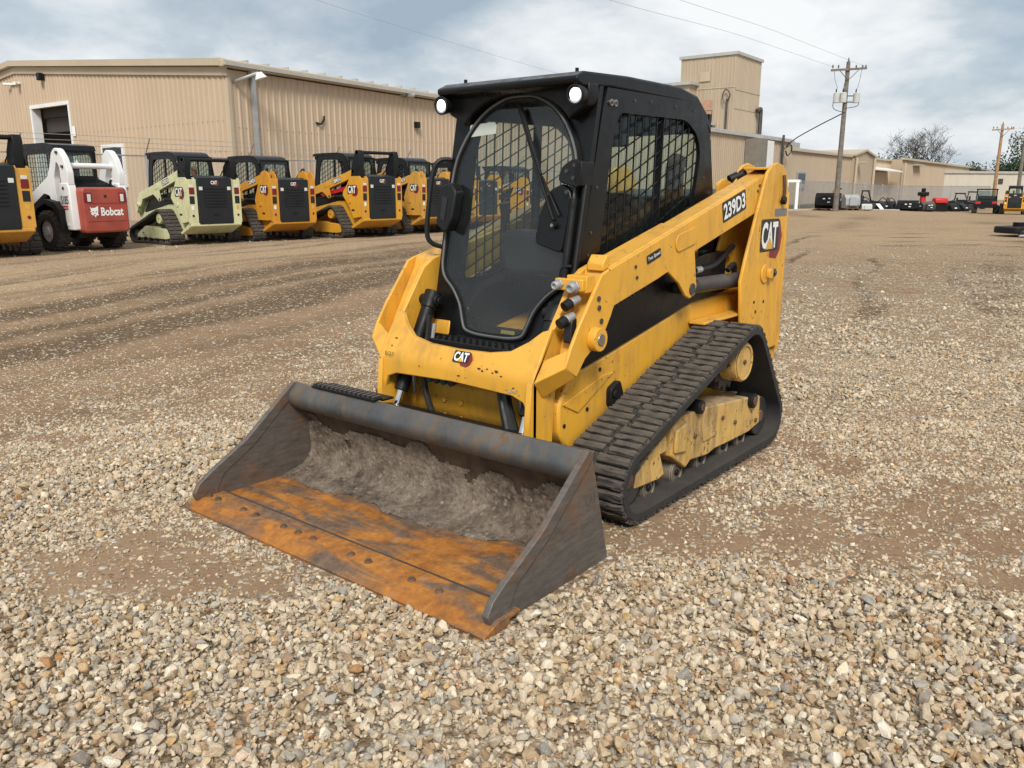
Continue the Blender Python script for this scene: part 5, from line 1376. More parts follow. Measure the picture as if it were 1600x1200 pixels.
# ------------------------------------------------------------------ fences
def fence(name, label, A, B, h, base, step=3.0, barbed=False, grid=.09, wire=.0045):
    A, B = Vector(A), Vector(B); L_ = (B - A).length; d = (B - A).normalized()
    root = empty(name, label, 'fence', (A.x, A.y, base(A.x, A.y)))
    n = max(1, round(L_ / step))
    off = root.location
    pz = [base(*(A + d * (L_ * i / n)).xy) for i in range(n + 1)]
    for i in range(n + 1):
        p = A + d * (L_ * i / n); q = MB(); q.cyl((p.x, p.y, pz[i] - .1), (p.x, p.y, pz[i] + h + .06), .032, n=8)
        q.cyl((p.x, p.y, pz[i] + h + .06), (p.x, p.y, pz[i] + h + .10), .04, .02, 8)
        po = q.build('post', m_galv, root, shift=off)
        if barbed:
            q = MB(); nn = Vector((-d.y, d.x, 0)); q.bar((p.x, p.y, pz[i] + h + .05), Vector((p.x, p.y, pz[i] + h + .42)) + nn * .28 * barbed, .025, .02); q.build('barb_arm', m_galv, po, shift=off)
    q = MB(); q.tube([(A + d * (L_ * i / n)).xy[:] + (pz[i] + h,) for i in range(n + 1)], .02, 6); q.build('top_rail', m_galv, root, shift=off)
    q = MB()
    zA, zB = pz[0], pz[-1]
    t = -h
    def pt(l, z): return A + d * l + Vector((0, 0, np.interp(l, [L_ * i / n for i in range(n + 1)], pz) + z))
    while t < L_:
        for s_ in (1, -1):
            l0, l1 = t, t + h
            z0, z1 = (0.03, h) if s_ > 0 else (h, .03)
            if l0 < 0: z0 = z0 + (z1 - z0) * (-l0 / (l1 - l0)); l0 = 0
            if l1 > L_: z1 = z0 + (z1 - z0) * ((L_ - l0) / (l1 - l0)); l1 = L_
            if l1 - l0 > .02: q.bar(pt(l0, z0), pt(l1, z1), wire, wire)
        t += grid
    o = q.build('chain_link', m_galv, root, smooth=False, shift=off); o['kind'] = 'stuff'
    if barbed:
        nn = Vector((-d.y, d.x, 0))
        for j in range(3):
            f = .35 + .32 * j
            q = MB(); q.tube([pt(L_ * i / n, h + .05 + .37 * f) + nn * .28 * f * barbed for i in range(n + 1)], .006, 5); q.build('barbed_wire', m_galv, root, shift=off)
    return root
fence('chain_link_fence', 'grey chain link fence topped with barbed wire between the parked loaders and workshop', (4.5, -18.6, 0), (-25.5, -18.2, 0), 2.0, gz, 3.0, barbed=-1)
p0, p1 = yv(55.5, 17.2), yv(100, 56.5)
fence('chain_link_fence', 'long grey chain link fence in front of the low plant on the right', (p0.x, p0.y, 0), (p1.x, p1.y, 0), 1.85, gz, 4.2, grid=.14, wire=.010)

# ------------------------------------------------------------------ parked row
ROWG = 'compact track loaders parked in a row'
HD = R(-90)
def row(name, label, x, y, paint, **kw):
    return make_loader(name, label, (x, y, gz(x, y + 1) - .005), HD, paint, ROWG, **kw)
row('track_loader', 'yellow track loader cut off by the left frame edge with black crossbar above it', -2.02, -15.15, m_yelbg2, style='vertical', scale=1.14, tower_top=1.86, word='289D3')
row('track_loader', 'cream painted track loader with black arm towers beside the white wheeled loader', -6.60, -15.45, m_cream, style='vertical', scale=1.02, tower_top=1.80, word='259D3')
row('track_loader', 'yellow track loader with all yellow arms between the cream loader and the red braced one', -8.46, -15.15, m_yelbg3, style='radial', scale=1.0, word='239D3')
row('track_loader', 'yellow track loader with red arm brace and black crossbar, fourth tracked machine in the row', -10.62, -14.60, m_yelbg, style='vertical', scale=1.06, tower_top=1.97, word='289D3', link_red=True)
row('track_loader', 'yellow track loader half hidden behind the red braced one, right end of the visible row', -12.80, -14.75, m_yelbg2, style='radial', scale=1.03, word='259D3')
row('track_loader', 'dark cabbed yellow track loader glimpsed beside the near cab, farthest in the row', -15.2, -15.0, m_yelbg, style='radial', scale=1.0, word='259D3')
row('track_loader', 'yellow track loader seen only through the near cab windows', -17.6, -15.0, m_yelbg, style='radial', scale=1.0, word='259D3')

def wheel(root, x, y, s_, r=.39, w=.28, rimm=None):
    t = MB()
    prof = [(r * .55, -w / 2), (r * .86, -w / 2), (r * .96, -w * .40), (r, -w * .25), (r, w * .25), (r * .96, w * .40), (r * .86, w / 2), (r * .55, w / 2)]
    n = 32; V, F = [], []
    for k in range(n):
        a = 2 * math.pi * k / n
        for rr_, h_ in prof: V.append((x + rr_ * math.cos(a), y + h_, r + rr_ * math.sin(a)))
    m = len(prof)
    for k in range(n):
        for j in range(m - 1): F.append((k * m + j, ((k + 1) % n) * m + j, ((k + 1) % n) * m + j + 1, k * m + j + 1))
    t.add(V, F)
    wo = t.build('wheel', m_rubbg, root)
    b = MB()
    for k in range(22):
        a = 2 * math.pi * k / 22
        for sg in (1, -1):
            a2 = a + (math.pi / 22 if sg > 0 else 0); a3 = a2 + .10
            P_ = lambda rr_, aa, yy: (x + rr_ * math.cos(aa), y + yy, r + rr_ * math.sin(aa))
            b.hexa([P_(r * .97, a2 - .05, sg * .01), P_(r * .97, a2 + .05, sg * .01), P_(r * .93, a3 + .05, sg * w * .47), P_(r * .93, a3 - .05, sg * w * .47), P_(r * 1.05, a2 - .04, sg * .01), P_(r * 1.05, a2 + .04, sg * .01), P_(r * 1.01, a3 + .04, sg * w * .47), P_(r * 1.01, a3 - .04, sg * w * .47)])
    o = b.build('tread', m_rubbg, wo); o['kind'] = 'stuff'
    b = MB(); b.cyl((x, y + s_ * w * .30, r), (x, y + s_ * w * .36, r), r * .55, n=20); b.cyl((x, y + s_ * w * .36, r), (x, y + s_ * w * .5, r), r * .2, n=12); b.build('rim', rimm or m_white, wo)

def wheeled_loader():
    x, y = -4.02, -15.35
    root = empty('skid_steer_loader', 'white wheeled skid steer loader with faded red tailgate and white lettering', 'skid steer', (x, y, gz(x, y + 1)), HD + R(7))
    for wx in (-.60, .50):
        for s_ in (1, -1): wheel(root, wx, s_ * .60, s_)
    q = MB(); q.prism([(.75, .35), (.70, .25), (-1.1, .25), (-1.25, .40), (-1.25, .95), (.55, .80), (.75, .6)], -.44, .44); q.build('chassis', m_blkm, root, bevel=.02)
    for s_ in (1, -1):
        q = MB(); q.prism([(-1.30, .42), (-1.28, 1.20), (-1.24, 1.30), (-.98, 1.30), (-.92, 1.05), (-.95, .80), (-1.05, .62), (-1.10, .42)], s_ * .44, s_ * .60); q.build('upright', m_white, root, bevel=.02)
        q = MB(); q.prism([(-1.06, .40), (-1.02, .62), (-.88, .82), (-.60, .92), (-.32, .82), (-.2, .70), (-.2, .82), (-.36, .93), (-.60, 1.0), (-.92, .94), (-1.08, .80)], s_ * .44, s_ * .72); q.build('fender', m_blkm, root)
        q = MB(); q.prism(rounded([(-1.26, 1.24), (-1.27, 1.50), (-1.17, 1.76), (-1.03, 1.92), (-.92, 1.95), (-.80, 1.86), (-.70, 1.62), (-.58, 1.42), (.12, 1.06), (.55, .80), (.50, .68), (0, .90), (-.40, 1.10), (-.58, 1.06), (-.72, .70), (-.80, .68), (-.86, .74), (-.80, 1.10), (-.80, 1.40), (-.93, 1.70), (-1.02, 1.60), (-1.02, 1.24)], .04, 3), s_ * .46, s_ * .585); q.build('lift_arm', m_white, root, bevel=.01)
        for bx, bz in ((-1.0, 1.86), (-1.14, 1.60), (-.86, .74), (-1.1, 1.2), (-1.14, .52)):
            q = MB(); q.cyl((bx, s_ * .58, bz), (bx, s_ * .615, bz), .028, n=10); q.build('pin', m_dsteel if bz > 1 else m_white, root)
    q = MB(); q.cyl((-1.04, -.46, 1.62), (-1.04, .46, 1.62), .055, n=14); q.build('arm_crossbar', m_white, root)
    q = MB(); q.prism(rounded([(-.47, .36), (.47, .36), (.47, 1.16), (.42, 1.22), (-.42, 1.22), (-.47, 1.16)], .08, 4), -1.46, -1.22, 'x'); tg_ = q.build('tailgate', m_red, root, bevel=.04, seg=3)
    q = MB(); q.box(-1.468, -1.458, -.40, .40, .92, .93); q.box(-1.468, -1.458, -.40, .40, .58, .59); q.build('panel_crease', m_red, tg_)
    for s_ in (1, -1):
        q = MB(); q.box(-1.474, -1.458, s_ * .36 - .075, s_ * .36 + .075, .94, 1.12); q.build('tail_light', m_taill, tg_, bevel=.008)
        q = MB(); q.box(-1.480, -1.474, s_ * .34 - .035, s_ * .34 + .035, .95, 1.09); q.build('reverse_light', m_lens, tg_, bevel=.006)
    q = MB(); q.cyl((-1.458, 0, 1.05), (-1.466, 0, 1.05), .03, n=12); q.build('keyhole', m_dec_k, tg_)
    lettering('tailgate_lettering', 'Bobcat', (-1.462, .12, .68), (0, -1, 0), (0, 0, 1), (-1, 0, 0), .16, [m_dec_w], tg_, bold=.03, w=.47)
    q = MB(); q.poly([(0, .16), (.03, .13), (.10, .135), (.17, .17), (.165, .09), (.155, .03), (.165, -.01), (.12, -.005), (.10, -.05), (.075, -.005), (.03, .0), (.01, .03), (.035, .05), (.0, .06), (.02, .09)], (-1.462, .34, .70), (0, -1, 0), (0, 0, 1), (-1, 0, 0), .003)
    q.mat(1).poly([(.04, .08), (.08, .06), (.06, .045)], (-1.462, .34, .70), (0, -1, 0), (0, 0, 1), (-1, 0, 0), .005).poly([(.10, .06), (.14, .08), (.12, .045)], (-1.462, .34, .70), (0, -1, 0), (0, 0, 1), (-1, 0, 0), .005)
    q.poly([(.06, .02), (.11, .02), (.085, -.005)], (-1.462, .34, .70), (0, -1, 0), (0, 0, 1), (-1, 0, 0), .005)
    q.build('head_emblem', [m_dec_w, m_red], tg_, recalc=False, smooth=False)
    lettering('model_number', 'S185', (-.985, .602, .90), (-1, 0, 0), (0, 0, 1), (0, 1, 0), .16, [m_dec_k], root, bold=.02, w=.24)
    for z, c in ((.80, m_brred), (.845, m_brred)):
        q = MB(); q.poly([(0, 0), (.20, 0), (.20, .03), (0, .03)], (-1.0, .602, z), (-1, 0, 0), (0, 0, 1), (0, 1, 0), .002); q.build('red_stripe', c, root, recalc=False)
    # louvred hood
    q = MB(); q.hexa([(-1.24, -.42, 1.18), (-.60, -.42, 1.30), (-.60, .42, 1.30), (-1.24, .42, 1.18), (-1.24, -.42, 1.22), (-.60, -.42, 1.40), (-.60, .42, 1.40), (-1.24, .42, 1.22)]); hd = q.build('hood', m_blkm, root, bevel=.01)
    for k in range(11):
        yy = -.36 + k * .068
        q = MB(); q.bar((-1.20, yy, 1.245), (-.66, yy + .05, 1.40), .012, .02); q.build('hood_slat', m_dec_k, hd)
    q = MB(); q.tube([(-1.16, -.33, 1.22), (-1.17, -.33, 1.33), (-1.20, -.33, 1.35)], .025, 8); q.build('exhaust_stub', m_blkm, root)
    # cab
    c = MB()
    sp = [(.52, .85), (.45, 1.95), (-.50, 1.98), (-.62, 1.90), (-.60, .9)]
    wn2 = rounded([(.40, 1.10), (.36, 1.84), (-.42, 1.86), (-.50, 1.75), (-.50, 1.10)], .05, 3)
    for s_ in (1, -1): c.prism(sp, s_ * .40, s_ * .425, holes=[wn2])
    c.prism([(-.42, .9), (.42, .9), (.42, 1.96), (-.42, 1.96)], -.61, -.585, 'x', holes=[[(-.36, 1.44), (.36, 1.44), (.36, 1.88), (-.36, 1.88)]])
    c.prism([(-.42, .9), (.42, .9), (.42, 1.96), (-.42, 1.96)], .44, .47, 'x', holes=[[(-.36, 1.0), (.36, 1.0), (.36, 1.88), (-.36, 1.88)]])
    c.prism([(-.64, 1.92), (-.60, 2.02), (-.3, 2.06), (.40, 2.05), (.50, 1.98), (.48, 1.93)], -.43, .43)
    co = c.build('cab', m_blk, root)
    for s_ in (1, -1):
        g = MB(); g.prism(wn2, s_ * .396, s_ * .40); g.build('side_glass', m_bglass, co)
        b = MB()
        for xx in np.arange(-.46, .40, .09): b.bar((xx, s_ * .415, 1.10), (xx, s_ * .415, 1.86), .008, .008, (0, 1, 0))
        for zz in np.arange(1.15, 1.86, .09): b.bar((-.5, s_ * .415, zz), (.39, s_ * .415, zz), .008, .008, (0, 1, 0))
        o = b.build('window_guard', m_blk, co, smooth=False); o['kind'] = 'stuff'
    g = MB(); g.box(-.60, -.597, -.37, .37, 1.43, 1.89); g.build('rear_glass', m_bglass, co)
    q = MB(); q.poly([(0, 0), (.10, 0), (.05, .10)], (-.612, .03, 1.66), (0, -1, 0), (0, 0, 1), (-1, 0, 0), .002); q.build('warning_triangle', m_dec_w, co, recalc=False)
    q = MB(); q.box(-.35, -.25, -.22, .22, 1.0, 1.62); q.build('seat_back', m_seat, co, bevel=.03)
wheeled_loader()

# ------------------------------------------------------------------ far yard on the right
def put(D, s): 
    p = yv(D, s); p.z = gz(p.x, p.y); return p
FACE = YAW + math.pi                                   # local +x turned towards the near edge of the yard
def attachment_bucket(label, D, s, w, h, d, rz, m=m_blk, edge=m_dsteel, decal=True, grp=None, pallet=True):
    p = put(D, s)
    root = empty('loader_bucket', label, 'bucket', p, FACE + rz, grp)
    z0 = .14 if pallet else 0
    prof = [(d / 2, z0), (-d * .30, z0), (-d * .48, z0 + h * .25), (-d * .45, z0 + h * .7), (-d * .15, z0 + h), (0, z0 + h), (-d * .12, z0 + h * .92), (-d * .38, z0 + h * .66), (-d * .40, z0 + h * .28), (-d * .25, z0 + .04), (d / 2, z0 + .03)]
    q = MB(); q.prism(prof, -w / 2, w / 2); q.build('shell', m, root)
    for s_ in (1, -1):
        q = MB(); q.prism([(d / 2, z0), (-d * .30, z0), (-d * .48, z0 + h * .25), (-d * .45, z0 + h * .7), (-d * .15, z0 + h), (.02, z0 + h), (d * .30, z0 + h * .45)], s_ * w / 2, s_ * (w / 2 + .03)); q.build('end_plate', m, root)
    q = MB(); q.box(d / 2, d / 2 + .10, -w / 2, w / 2, z0, z0 + .03); q.build('edge', edge, root)
    q = MB(); q.prism([(-d * .5, z0 + h * .2), (-d * .62, z0 + h * .2), (-d * .58, z0 + h * .8), (-d * .46, z0 + h * .75)], -w * .3, w * .3); q.build('mount_plate', m, root)
    if decal:
        for a, b_ in ((-.10, .62), (.12, .60), (-.08, .38)):
            q = MB(); q.box(-d * .66, -d * .645, a * w - .07, a * w + .07, z0 + h * b_, z0 + h * b_ + .06); q.build('sticker', m_dec_w, root)
        for s_ in (1, -1):
            q = MB(); q.box(-d * .2, d * .02, s_ * (w / 2 + .031), s_ * (w / 2 + .033), z0 + h * .5, z0 + h * .62); q.build('sticker', m_dec_w, root)
    if pallet:
        pr = empty('pallet', 'worn wooden pallet under the ' + label.split(' with')[0], 'pallet', p, FACE + rz)
        for k in range(5):
            q = MB(); xx = -d * .55 + k * d * .28; q.box(xx, xx + d * .2, -w * .48, w * .48, .10, .135); q.build('deck_board', m_rsteel, pr)
        for yy in (-.44, 0, .44):
            q = MB(); q.box(-d * .55, d * .77, yy * w - .05, yy * w + .05, 0, .10); q.build('stringer', m_rsteel, pr)
    return root
attachment_bucket('large black loader bucket with white stickers at the left end of the attachments', 54, 20.25, 1.45, .95, .9, R(150))
attachment_bucket('grey fronted bucket with tall ribbed back beside the largest black bucket', 54.3, 21.75, .95, .85, .8, R(190), m=m_galv, decal=False)
attachment_bucket('small grey bucket low to the ground in front of the yellow boom', 53.6, 22.55, .55, .42, .5, R(170), m=m_trans, decal=False, pallet=False)
attachment_bucket('rounded black bucket midway along the attachment line near the upright red implement', 57, 26.75, 1.25, .70, .8, R(160), pallet=False)
attachment_bucket('black bucket with grey ribs right below the upright red implement', 57, 28.0, .95, .66, .7, R(195), m=m_dsteel, pallet=False)
# yellow boom machine
r_ = empty('trencher_attachment', 'yellow framed attachment with upright mast behind the grey bucket', 'attachment', put(56, 22.3), FACE)
q = MB(); q.box(-.4, .4, -.95, .55, .55, .75); q.build('frame', m_yelbg, r_, bevel=.02)
q = MB(); q.box(-.3, -.1, -.95, -.80, .75, 1.25); q.build('mast', m_yelbg, r_)
q = MB(); q.box(-.32, -.06, -.80, -.62, 1.15, 1.55); q.box(-.2, -.1, -.70, -.45, 1.30, 1.40); q.build('mast_head', m_blkm, r_)
q = MB(); q.prism([(.70, .0), (.75, .60), (.55, .72), (.45, .62), (.62, .55), (.58, 0.0)], -.2, .2); q.build('boom', m_yelbg, r_)
q = MB(); q.box(-.5, .3, -.8, .6, .1, .55); q.build('skid_box', m_blkm, r_, bevel=.03)
q = MB(); q.tube([(.1, -.6, .75), (.1, -.6, .95), (.1, .5, .95), (.1, .5, .75)], .02, 6); q.build('guard_rail', m_dsteel, r_)
# black roofed utility machine
def utility(name, label, D, s, rz, L_, W_, H_, grp=None, tail=False):
    root = empty(name, label, 'utility vehicle', put(D, s), FACE + rz, grp)
    for x in (-L_ * .32, L_ * .32):
        for s_ in (1, -1): wheel(root, x, s_ * W_ * .42, s_, H_ * .17, W_ * .2, m_dsteel)
    q = MB(); q.prism([(L_ * .5, H_ * .22), (L_ * .48, H_ * .42), (L_ * .22, H_ * .50), (L_ * .16, H_ * .36), (-L_ * .12, H_ * .34), (-L_ * .16, H_ * .52), (-L_ * .5, H_ * .52), (-L_ * .5, H_ * .24)], -W_ * .42, W_ * .42); q.build('body', m_blkm, root, bevel=.03)
    q = MB(); q.box(-L_ * .10, L_ * .08, -W_ * .36, W_ * .36, H_ * .34, H_ * .48); q.build('seat', m_seat, root, bevel=.03)
    q = MB(); q.box(-L_ * .14, -L_ * .09, -W_ * .36, W_ * .36, H_ * .46, H_ * .72); q.build('seat_back', m_seat, root, bevel=.03)
    for s_ in (1, -1):
        q = MB(); q.tube([(L_ * .22, s_ * W_ * .40, H_ * .48), (L_ * .10, s_ * W_ * .38, H_ * .94), (-L_ * .16, s_ * W_ * .38, H_ * .95), (-L_ * .20, s_ * W_ * .40, H_ * .5)], .028, 8); q.build('roll_bar', m_blkm, root)
    q = MB(); q.box(-L_ * .20, L_ * .14, -W_ * .42, W_ * .42, H_ * .95, H_ * 1.0); q.build('canopy', m_blkm, root, bevel=.015)
    q = MB(); q.hexa([(L_ * .215, -W_ * .36, H_ * .50), (L_ * .225, -W_ * .36, H_ * .50), (L_ * .225, W_ * .36, H_ * .50), (L_ * .215, W_ * .36, H_ * .50), (L_ * .10, -W_ * .34, H_ * .92), (L_ * .11, -W_ * .34, H_ * .92), (L_ * .11, W_ * .34, H_ * .92), (L_ * .10, W_ * .34, H_ * .92)]); q.build('windscreen', m_bglass, root)
    if tail:
        for s_ in (1, -1):
            q = MB(); q.box(-L_ * .5 - .02, -L_ * .5, s_ * W_ * .32 - .15, s_ * W_ * .32 + .15, H_ * .40, H_ * .49); q.build('tail_light', m_redimp, root, bevel=.01)
        q = MB(); q.hexa([(-L_ * .17, -W_ * .36, H_ * .54), (-L_ * .16, -W_ * .36, H_ * .54), (-L_ * .16, W_ * .36, H_ * .54), (-L_ * .17, W_ * .36, H_ * .54), (-L_ * .17, -W_ * .34, H_ * .92), (-L_ * .16, -W_ * .34, H_ * .92), (-L_ * .16, W_ * .34, H_ * .92), (-L_ * .17, W_ * .34, H_ * .92)]); q.build('rear_screen', m_bglass, root)
    return root
utility('utility_vehicle', 'small black roofed utility machine between the yellow attachment and black attachments', 58, 24.3, R(70), 1.5, 1.1, 1.28)
UG = 'black side by side vehicles near the fence'
utility('utility_vehicle', 'black side by side vehicle behind the red boom, nearer of two alike', 66, 35.1, R(60), 2.3, 1.25, 1.30, UG)
utility('utility_vehicle', 'black side by side vehicle second of two alike, beside the parked red lit one', 69, 37.7, R(60), 2.3, 1.25, 1.40, UG)
utility('utility_vehicle', 'black utility vehicle seen from behind with two red tail lights at right edge', 56.5, 31.75, R(152), 2.4, 1.5, 1.62, tail=True)
# low black implements between the machines
for D, s, label in ((57.5, 25.2, 'low black hydraulic attachment right of the small black roofed machine'), (57.8, 25.85, 'second low black hydraulic attachment, left of the rounded black bucket'), (61, 31.9, 'low black attachment with hoses right of the red boom'), (62, 33.1, 'low black attachment between the red boom and the black vehicles'), (56.3, 23.55, 'low dark attachment right below the small black roofed machine'), (58.2, 26.1, 'low black attachment touching the left side of the rounded bucket')):
    r_ = empty('hydraulic_attachment', label, 'attachment', put(D, s), FACE + R(rnd.uniform(-40, 40)))
    q = MB(); q.prism([(-.4, 0), (.4, 0), (.45, .2), (.2, .45), (-.2, .6), (-.4, .5)], -.35, .35); q.build('frame', m_blkm, r_, bevel=.02)
    q = MB(); q.cyl((0, -.42, .35), (0, .42, .35), .16, n=14); q.build('drum', m_blk, r_)
    q = MB(); q.tube([(-.1, -.2, .55), (.1, -.1, .82), (.3, .1, .6), (.35, .2, .3)], .03, 6, 5); q.build('hose', m_hose, r_)
    q = MB(); q.box(.41, .43, -.15, .05, .2, .3); q.build('sticker', m_dec_w, r_)
# white board leaning
r_ = empty('white_board', 'white board leaning against the low black attachments', 'board', put(56.8, 25.0), FACE)
q = MB(); q.hexa([(0, -.12, .02), (.03, -.12, .02), (.03, .12, .02), (0, .12, .02), (-.2, -.42, .42), (-.17, -.42, .42), (-.17, -.15, .42), (-.2, -.15, .42)]); q.build('panel', m_dec_w, r_)
# red upright implement with black head
r_ = empty('post_driver', 'upright red implement with black head standing behind the black buckets', 'implement', put(60, 29.2), FACE)
q = MB(); q.prism([(-.18, .3), (.18, .3), (.13, 1.05), (-.13, 1.05)], -.16, .16); q.build('mast', m_redimp, r_, bevel=.02)
q = MB(); q.box(-.28, .28, -.30, .30, 1.05, 1.32); q.build('head', m_blkm, r_, bevel=.05)
q = MB(); q.cyl((0, 0, 1.32), (0, 0, 1.58), .14, n=14); q.build('motor', m_blkm, r_, bevel=.02)
q = MB(); q.box(-.5, .5, -.5, .5, 0, .3); q.build('base', m_blkm, r_, bevel=.04)
r_ = empty('red_boom_attachment', 'red boom attachment lying beside the upright red implement', 'implement', put(60, 30.4), FACE)
q = MB(); q.prism([(-.3, .5), (-.25, .85), (.0, .98), (.35, .9), (.4, .6), (.1, .5)], -.45, .45); q.build('hood', m_redimp, r_, bevel=.06)
q = MB(); q.bar((0, -1.2, .62), (0, -.4, .68), .16, .14); q.build('boom', m_redimp, r_, bevel=.02)
q = MB(); q.bar((0, -1.6, .60), (0, -1.1, .62), .10, .10); q.build('rod', m_dec_w, r_)
q = MB(); q.box(-.3, .3, -.6, .5, .0, .5); q.build('stand', m_blkm, r_, bevel=.03)
# rear view of a yellow loader at the right edge
make_loader('track_loader', 'yellow loader seen from behind beside the red lit utility vehicle at right edge', put(55.2, 32.85), YAW - R(29), m_yelbg, None, style='vertical', scale=.94, tower_top=1.42, word='')
# dark flat attachment lying in the yard
r_ = empty('mower_deck', 'black flat attachment lying on the dirt at the right edge', 'attachment', put(25.4, 15.55), FACE + R(20))
q = MB(); q.prism(rounded([(-.5, -.75), (.45, -.9), (.6, .2), (.5, .9), (-.4, .9), (-.6, .1)], .2), .10, .30, 'z'); q.build('deck', m_blkm, r_, bevel=.04)
q = MB(); q.tube([(.62, -.95, .06), (.72, .0, .06), (.60, .95, .06)], .035, 6, 4); q.build('skid_rail', m_galv, r_)
q = MB(); q.cyl((.0, -.2, .3), (.0, -.2, .42), .2, n=16); q.build('spindle_cover', m_blk, r_)
for yy in (-.7, .7):
    q = MB(); q.cyl((.5, yy - .04, .10), (.5, yy + .04, .10), .10, n=14); q.build('gauge_wheel', m_rubbg, r_)
# kerb, grass strip and white posts by the fence
k0_, k1_ = yv(53.5, 16.4), yv(58, 28.5)
q = MB(); q.bar((k0_.x, k0_.y, .03), (k1_.x, k1_.y, -.10), .5, .14); kb = q.build('kerb', m_conc); tag(kb, kind='structure')
gmat = mat('mown_grass', (.065, .115, .030), .9, var=.3, scale=8)
q = MB()
for k in range(9000):
    D_, s_ = rnd.uniform(57, 67), 0
    s_ = 17.2 + (D_ - 55.5) * .883 + rnd.uniform(.3, 4.0) * -1
    p = yv(D_, s_); a = rnd.uniform(0, 6.28); hh = rnd.uniform(.10, .24); w = .03
    q.add([(p.x - w * math.cos(a), p.y - w * math.sin(a), 0), (p.x + w * math.cos(a), p.y + w * math.sin(a), 0), (p.x + rnd.uniform(-.05, .05), p.y + rnd.uniform(-.05, .05), hh)], [(0, 1, 2)])
o = q.build('grass', gmat, recalc=False, smooth=False); tag(o, 'strip of short green grass behind the chain link fence', 'grass', kind='stuff')
r_ = empty('gate_frame', 'white square gate frame standing at the left end of the far fence', 'gate', put(54.5, 18.0), FACE)
for yy in (-.35, .35):
    q = MB(); q.box(-.09, .09, yy - .10, yy + .10, 0, 1.75); q.build('post', m_dec_w, r_, bevel=.01)
q = MB(); q.box(-.10, .10, -.50, .50, 1.75, 1.92); q.build('top_beam', m_dec_w, r_, bevel=.01)

# ------------------------------------------------------------------ poles, wires, trees
def pole(label, D, s, h, lean, arm, m, trans=False):
    p = put(D, s); root = empty('utility_pole', label, 'utility pole', p, FACE)
    q = MB(); q.tube([(0, 0, -.3), (0, lean * .5, h * .5), (0, lean, h)], [.17, .145, .11], 12); q.build('shaft', m, root)
    za = h - .45
    dy = -math.copysign(1, 1)
    q = MB(); q.bar((.16, lean - arm * .5, za - .06), (.16, lean + arm * .5, za + .06), .10, .12); q.build('crossarm', m, root)
    for s_ in (1, -1):
        q = MB(); q.bar((.18, lean, za - .62), (.18, lean + s_ * arm * .27, za - .05), .03, .03); q.build('arm_brace', m_dsteel, root)
    for f in (-.46, -.30, .20, .38, .47):
        q = MB(); q.cyl((.16, lean + arm * f, za + .05), (.16, lean + arm * f, za + .12), .03, n=8); q.cyl((.16, lean + arm * f, za + .12), (.16, lean + arm * f, za + .24), .055, .035, 8); q.build('insulator', m_dsteel, root)
    q = MB(); q.cyl((0, lean, h), (0, lean, h + .22), .05, .03, 8); q.build('top_insulator', m_dsteel, root)
    if trans:
        zt = h - 2.35
        for yy, xx in ((-.62, .25), (-.28, .42), (.58, .20)):
            q = MB(); q.cyl((xx, lean * .75 + yy, zt), (xx, lean * .75 + yy, zt + .52), .19, n=16); q.cyl((xx, lean * .75 + yy, zt + .52), (xx, lean * .75 + yy, zt + .58), .20, .12, 16)
            t = q.build('transformer', m_trans, root, bevel=.01)
            q = MB(); q.cyl((xx, lean * .75 + yy - .05, zt + .58), (xx, lean * .75 + yy - .05, zt + .80), .045, .03, 8); q.build('bushing', m_blkm, t)
        q = MB(); q.bar((.16, lean * .75 - .6, zt + .4), (.16, lean * .75 + .6, zt + .4), .06, .06); q.bar((.16, lean * .75 - .6, zt + .05), (.16, lean * .75 + .6, zt + .05), .06, .06); q.build('transformer_rack', m_dsteel, root)
        for a, b_ in ((-.42, -.62), (-.1, -.30), (.36, .55)):
            q = MB(); q.tube([(.16, lean + arm * a, za), (.22, lean + arm * a * .9, za - .6), (.3, lean * .75 + b_, zt + .8)], .012, 5, 4); q.build('lead_wire', m_dsteel, root)
        q = MB(); q.tube([(.3, lean * .75 - .75, zt + .4), (.2, lean * .7 - .75, zt - .3), (.15, lean * .65, zt - .55)], .02, 5, 4); q.tube([(.2, lean * .75 + .75, zt + .4), (.2, lean * .7 + .7, zt - .15), (.15, lean * .65, zt - .3)], .02, 5, 4); q.build('jumper_cable', m_hose, root)
    return root
pole('weathered utility pole with crossarm and three grey transformers right of the tower', 52, 19.98, 8.7, 0, 2.1, m_wood, True)
pole('reddish brown utility pole with crossarm near the right edge', 80, 45.6, 7.4, 0, 2.0, m_wood2)
pole('grey utility pole cut by the right frame edge', 75, 44.85, 6.3, 0, 1.8, m_wood)
def wire(label, pts, r=.012):
    P = [Vector(yard(*p)) for p in pts]
    q = MB(); q.tube(P, r, 5, 8); o = q.build('overhead_wire', m_hose if r > .02 else m_galv, None, shift=P[0]); o.location = P[0]
    tag(o, label, 'wire')
WG = None
wire('thin overhead wire crossing the sky above the workshop roof', [(8, -19.0, 8.7), (27, -9.9, 8.2), (49, 1.3, 8.0), (100, 27, 8.6)], .007)
wire('overhead wire running to the transformer pole, lower of the pair', [(8, -6.5, 8.6), (27, -.35, 8.15), (40, 10.5, 8.1), (52, 19.1, 8.4)], .007)
wire('overhead wire running to the transformer pole, upper of the pair', [(8, -5.5, 8.9), (27, 1.75, 8.35), (40, 12, 8.3), (52, 20.8, 8.5)], .007)
wire('thick black service cable sagging from transformer pole to the plant roof', [(52, 19.85, 5.75), (53.5, 19.0, 5.15), (56, 18.6, 4.6), (60.0, 19.2, 4.25)], .035)

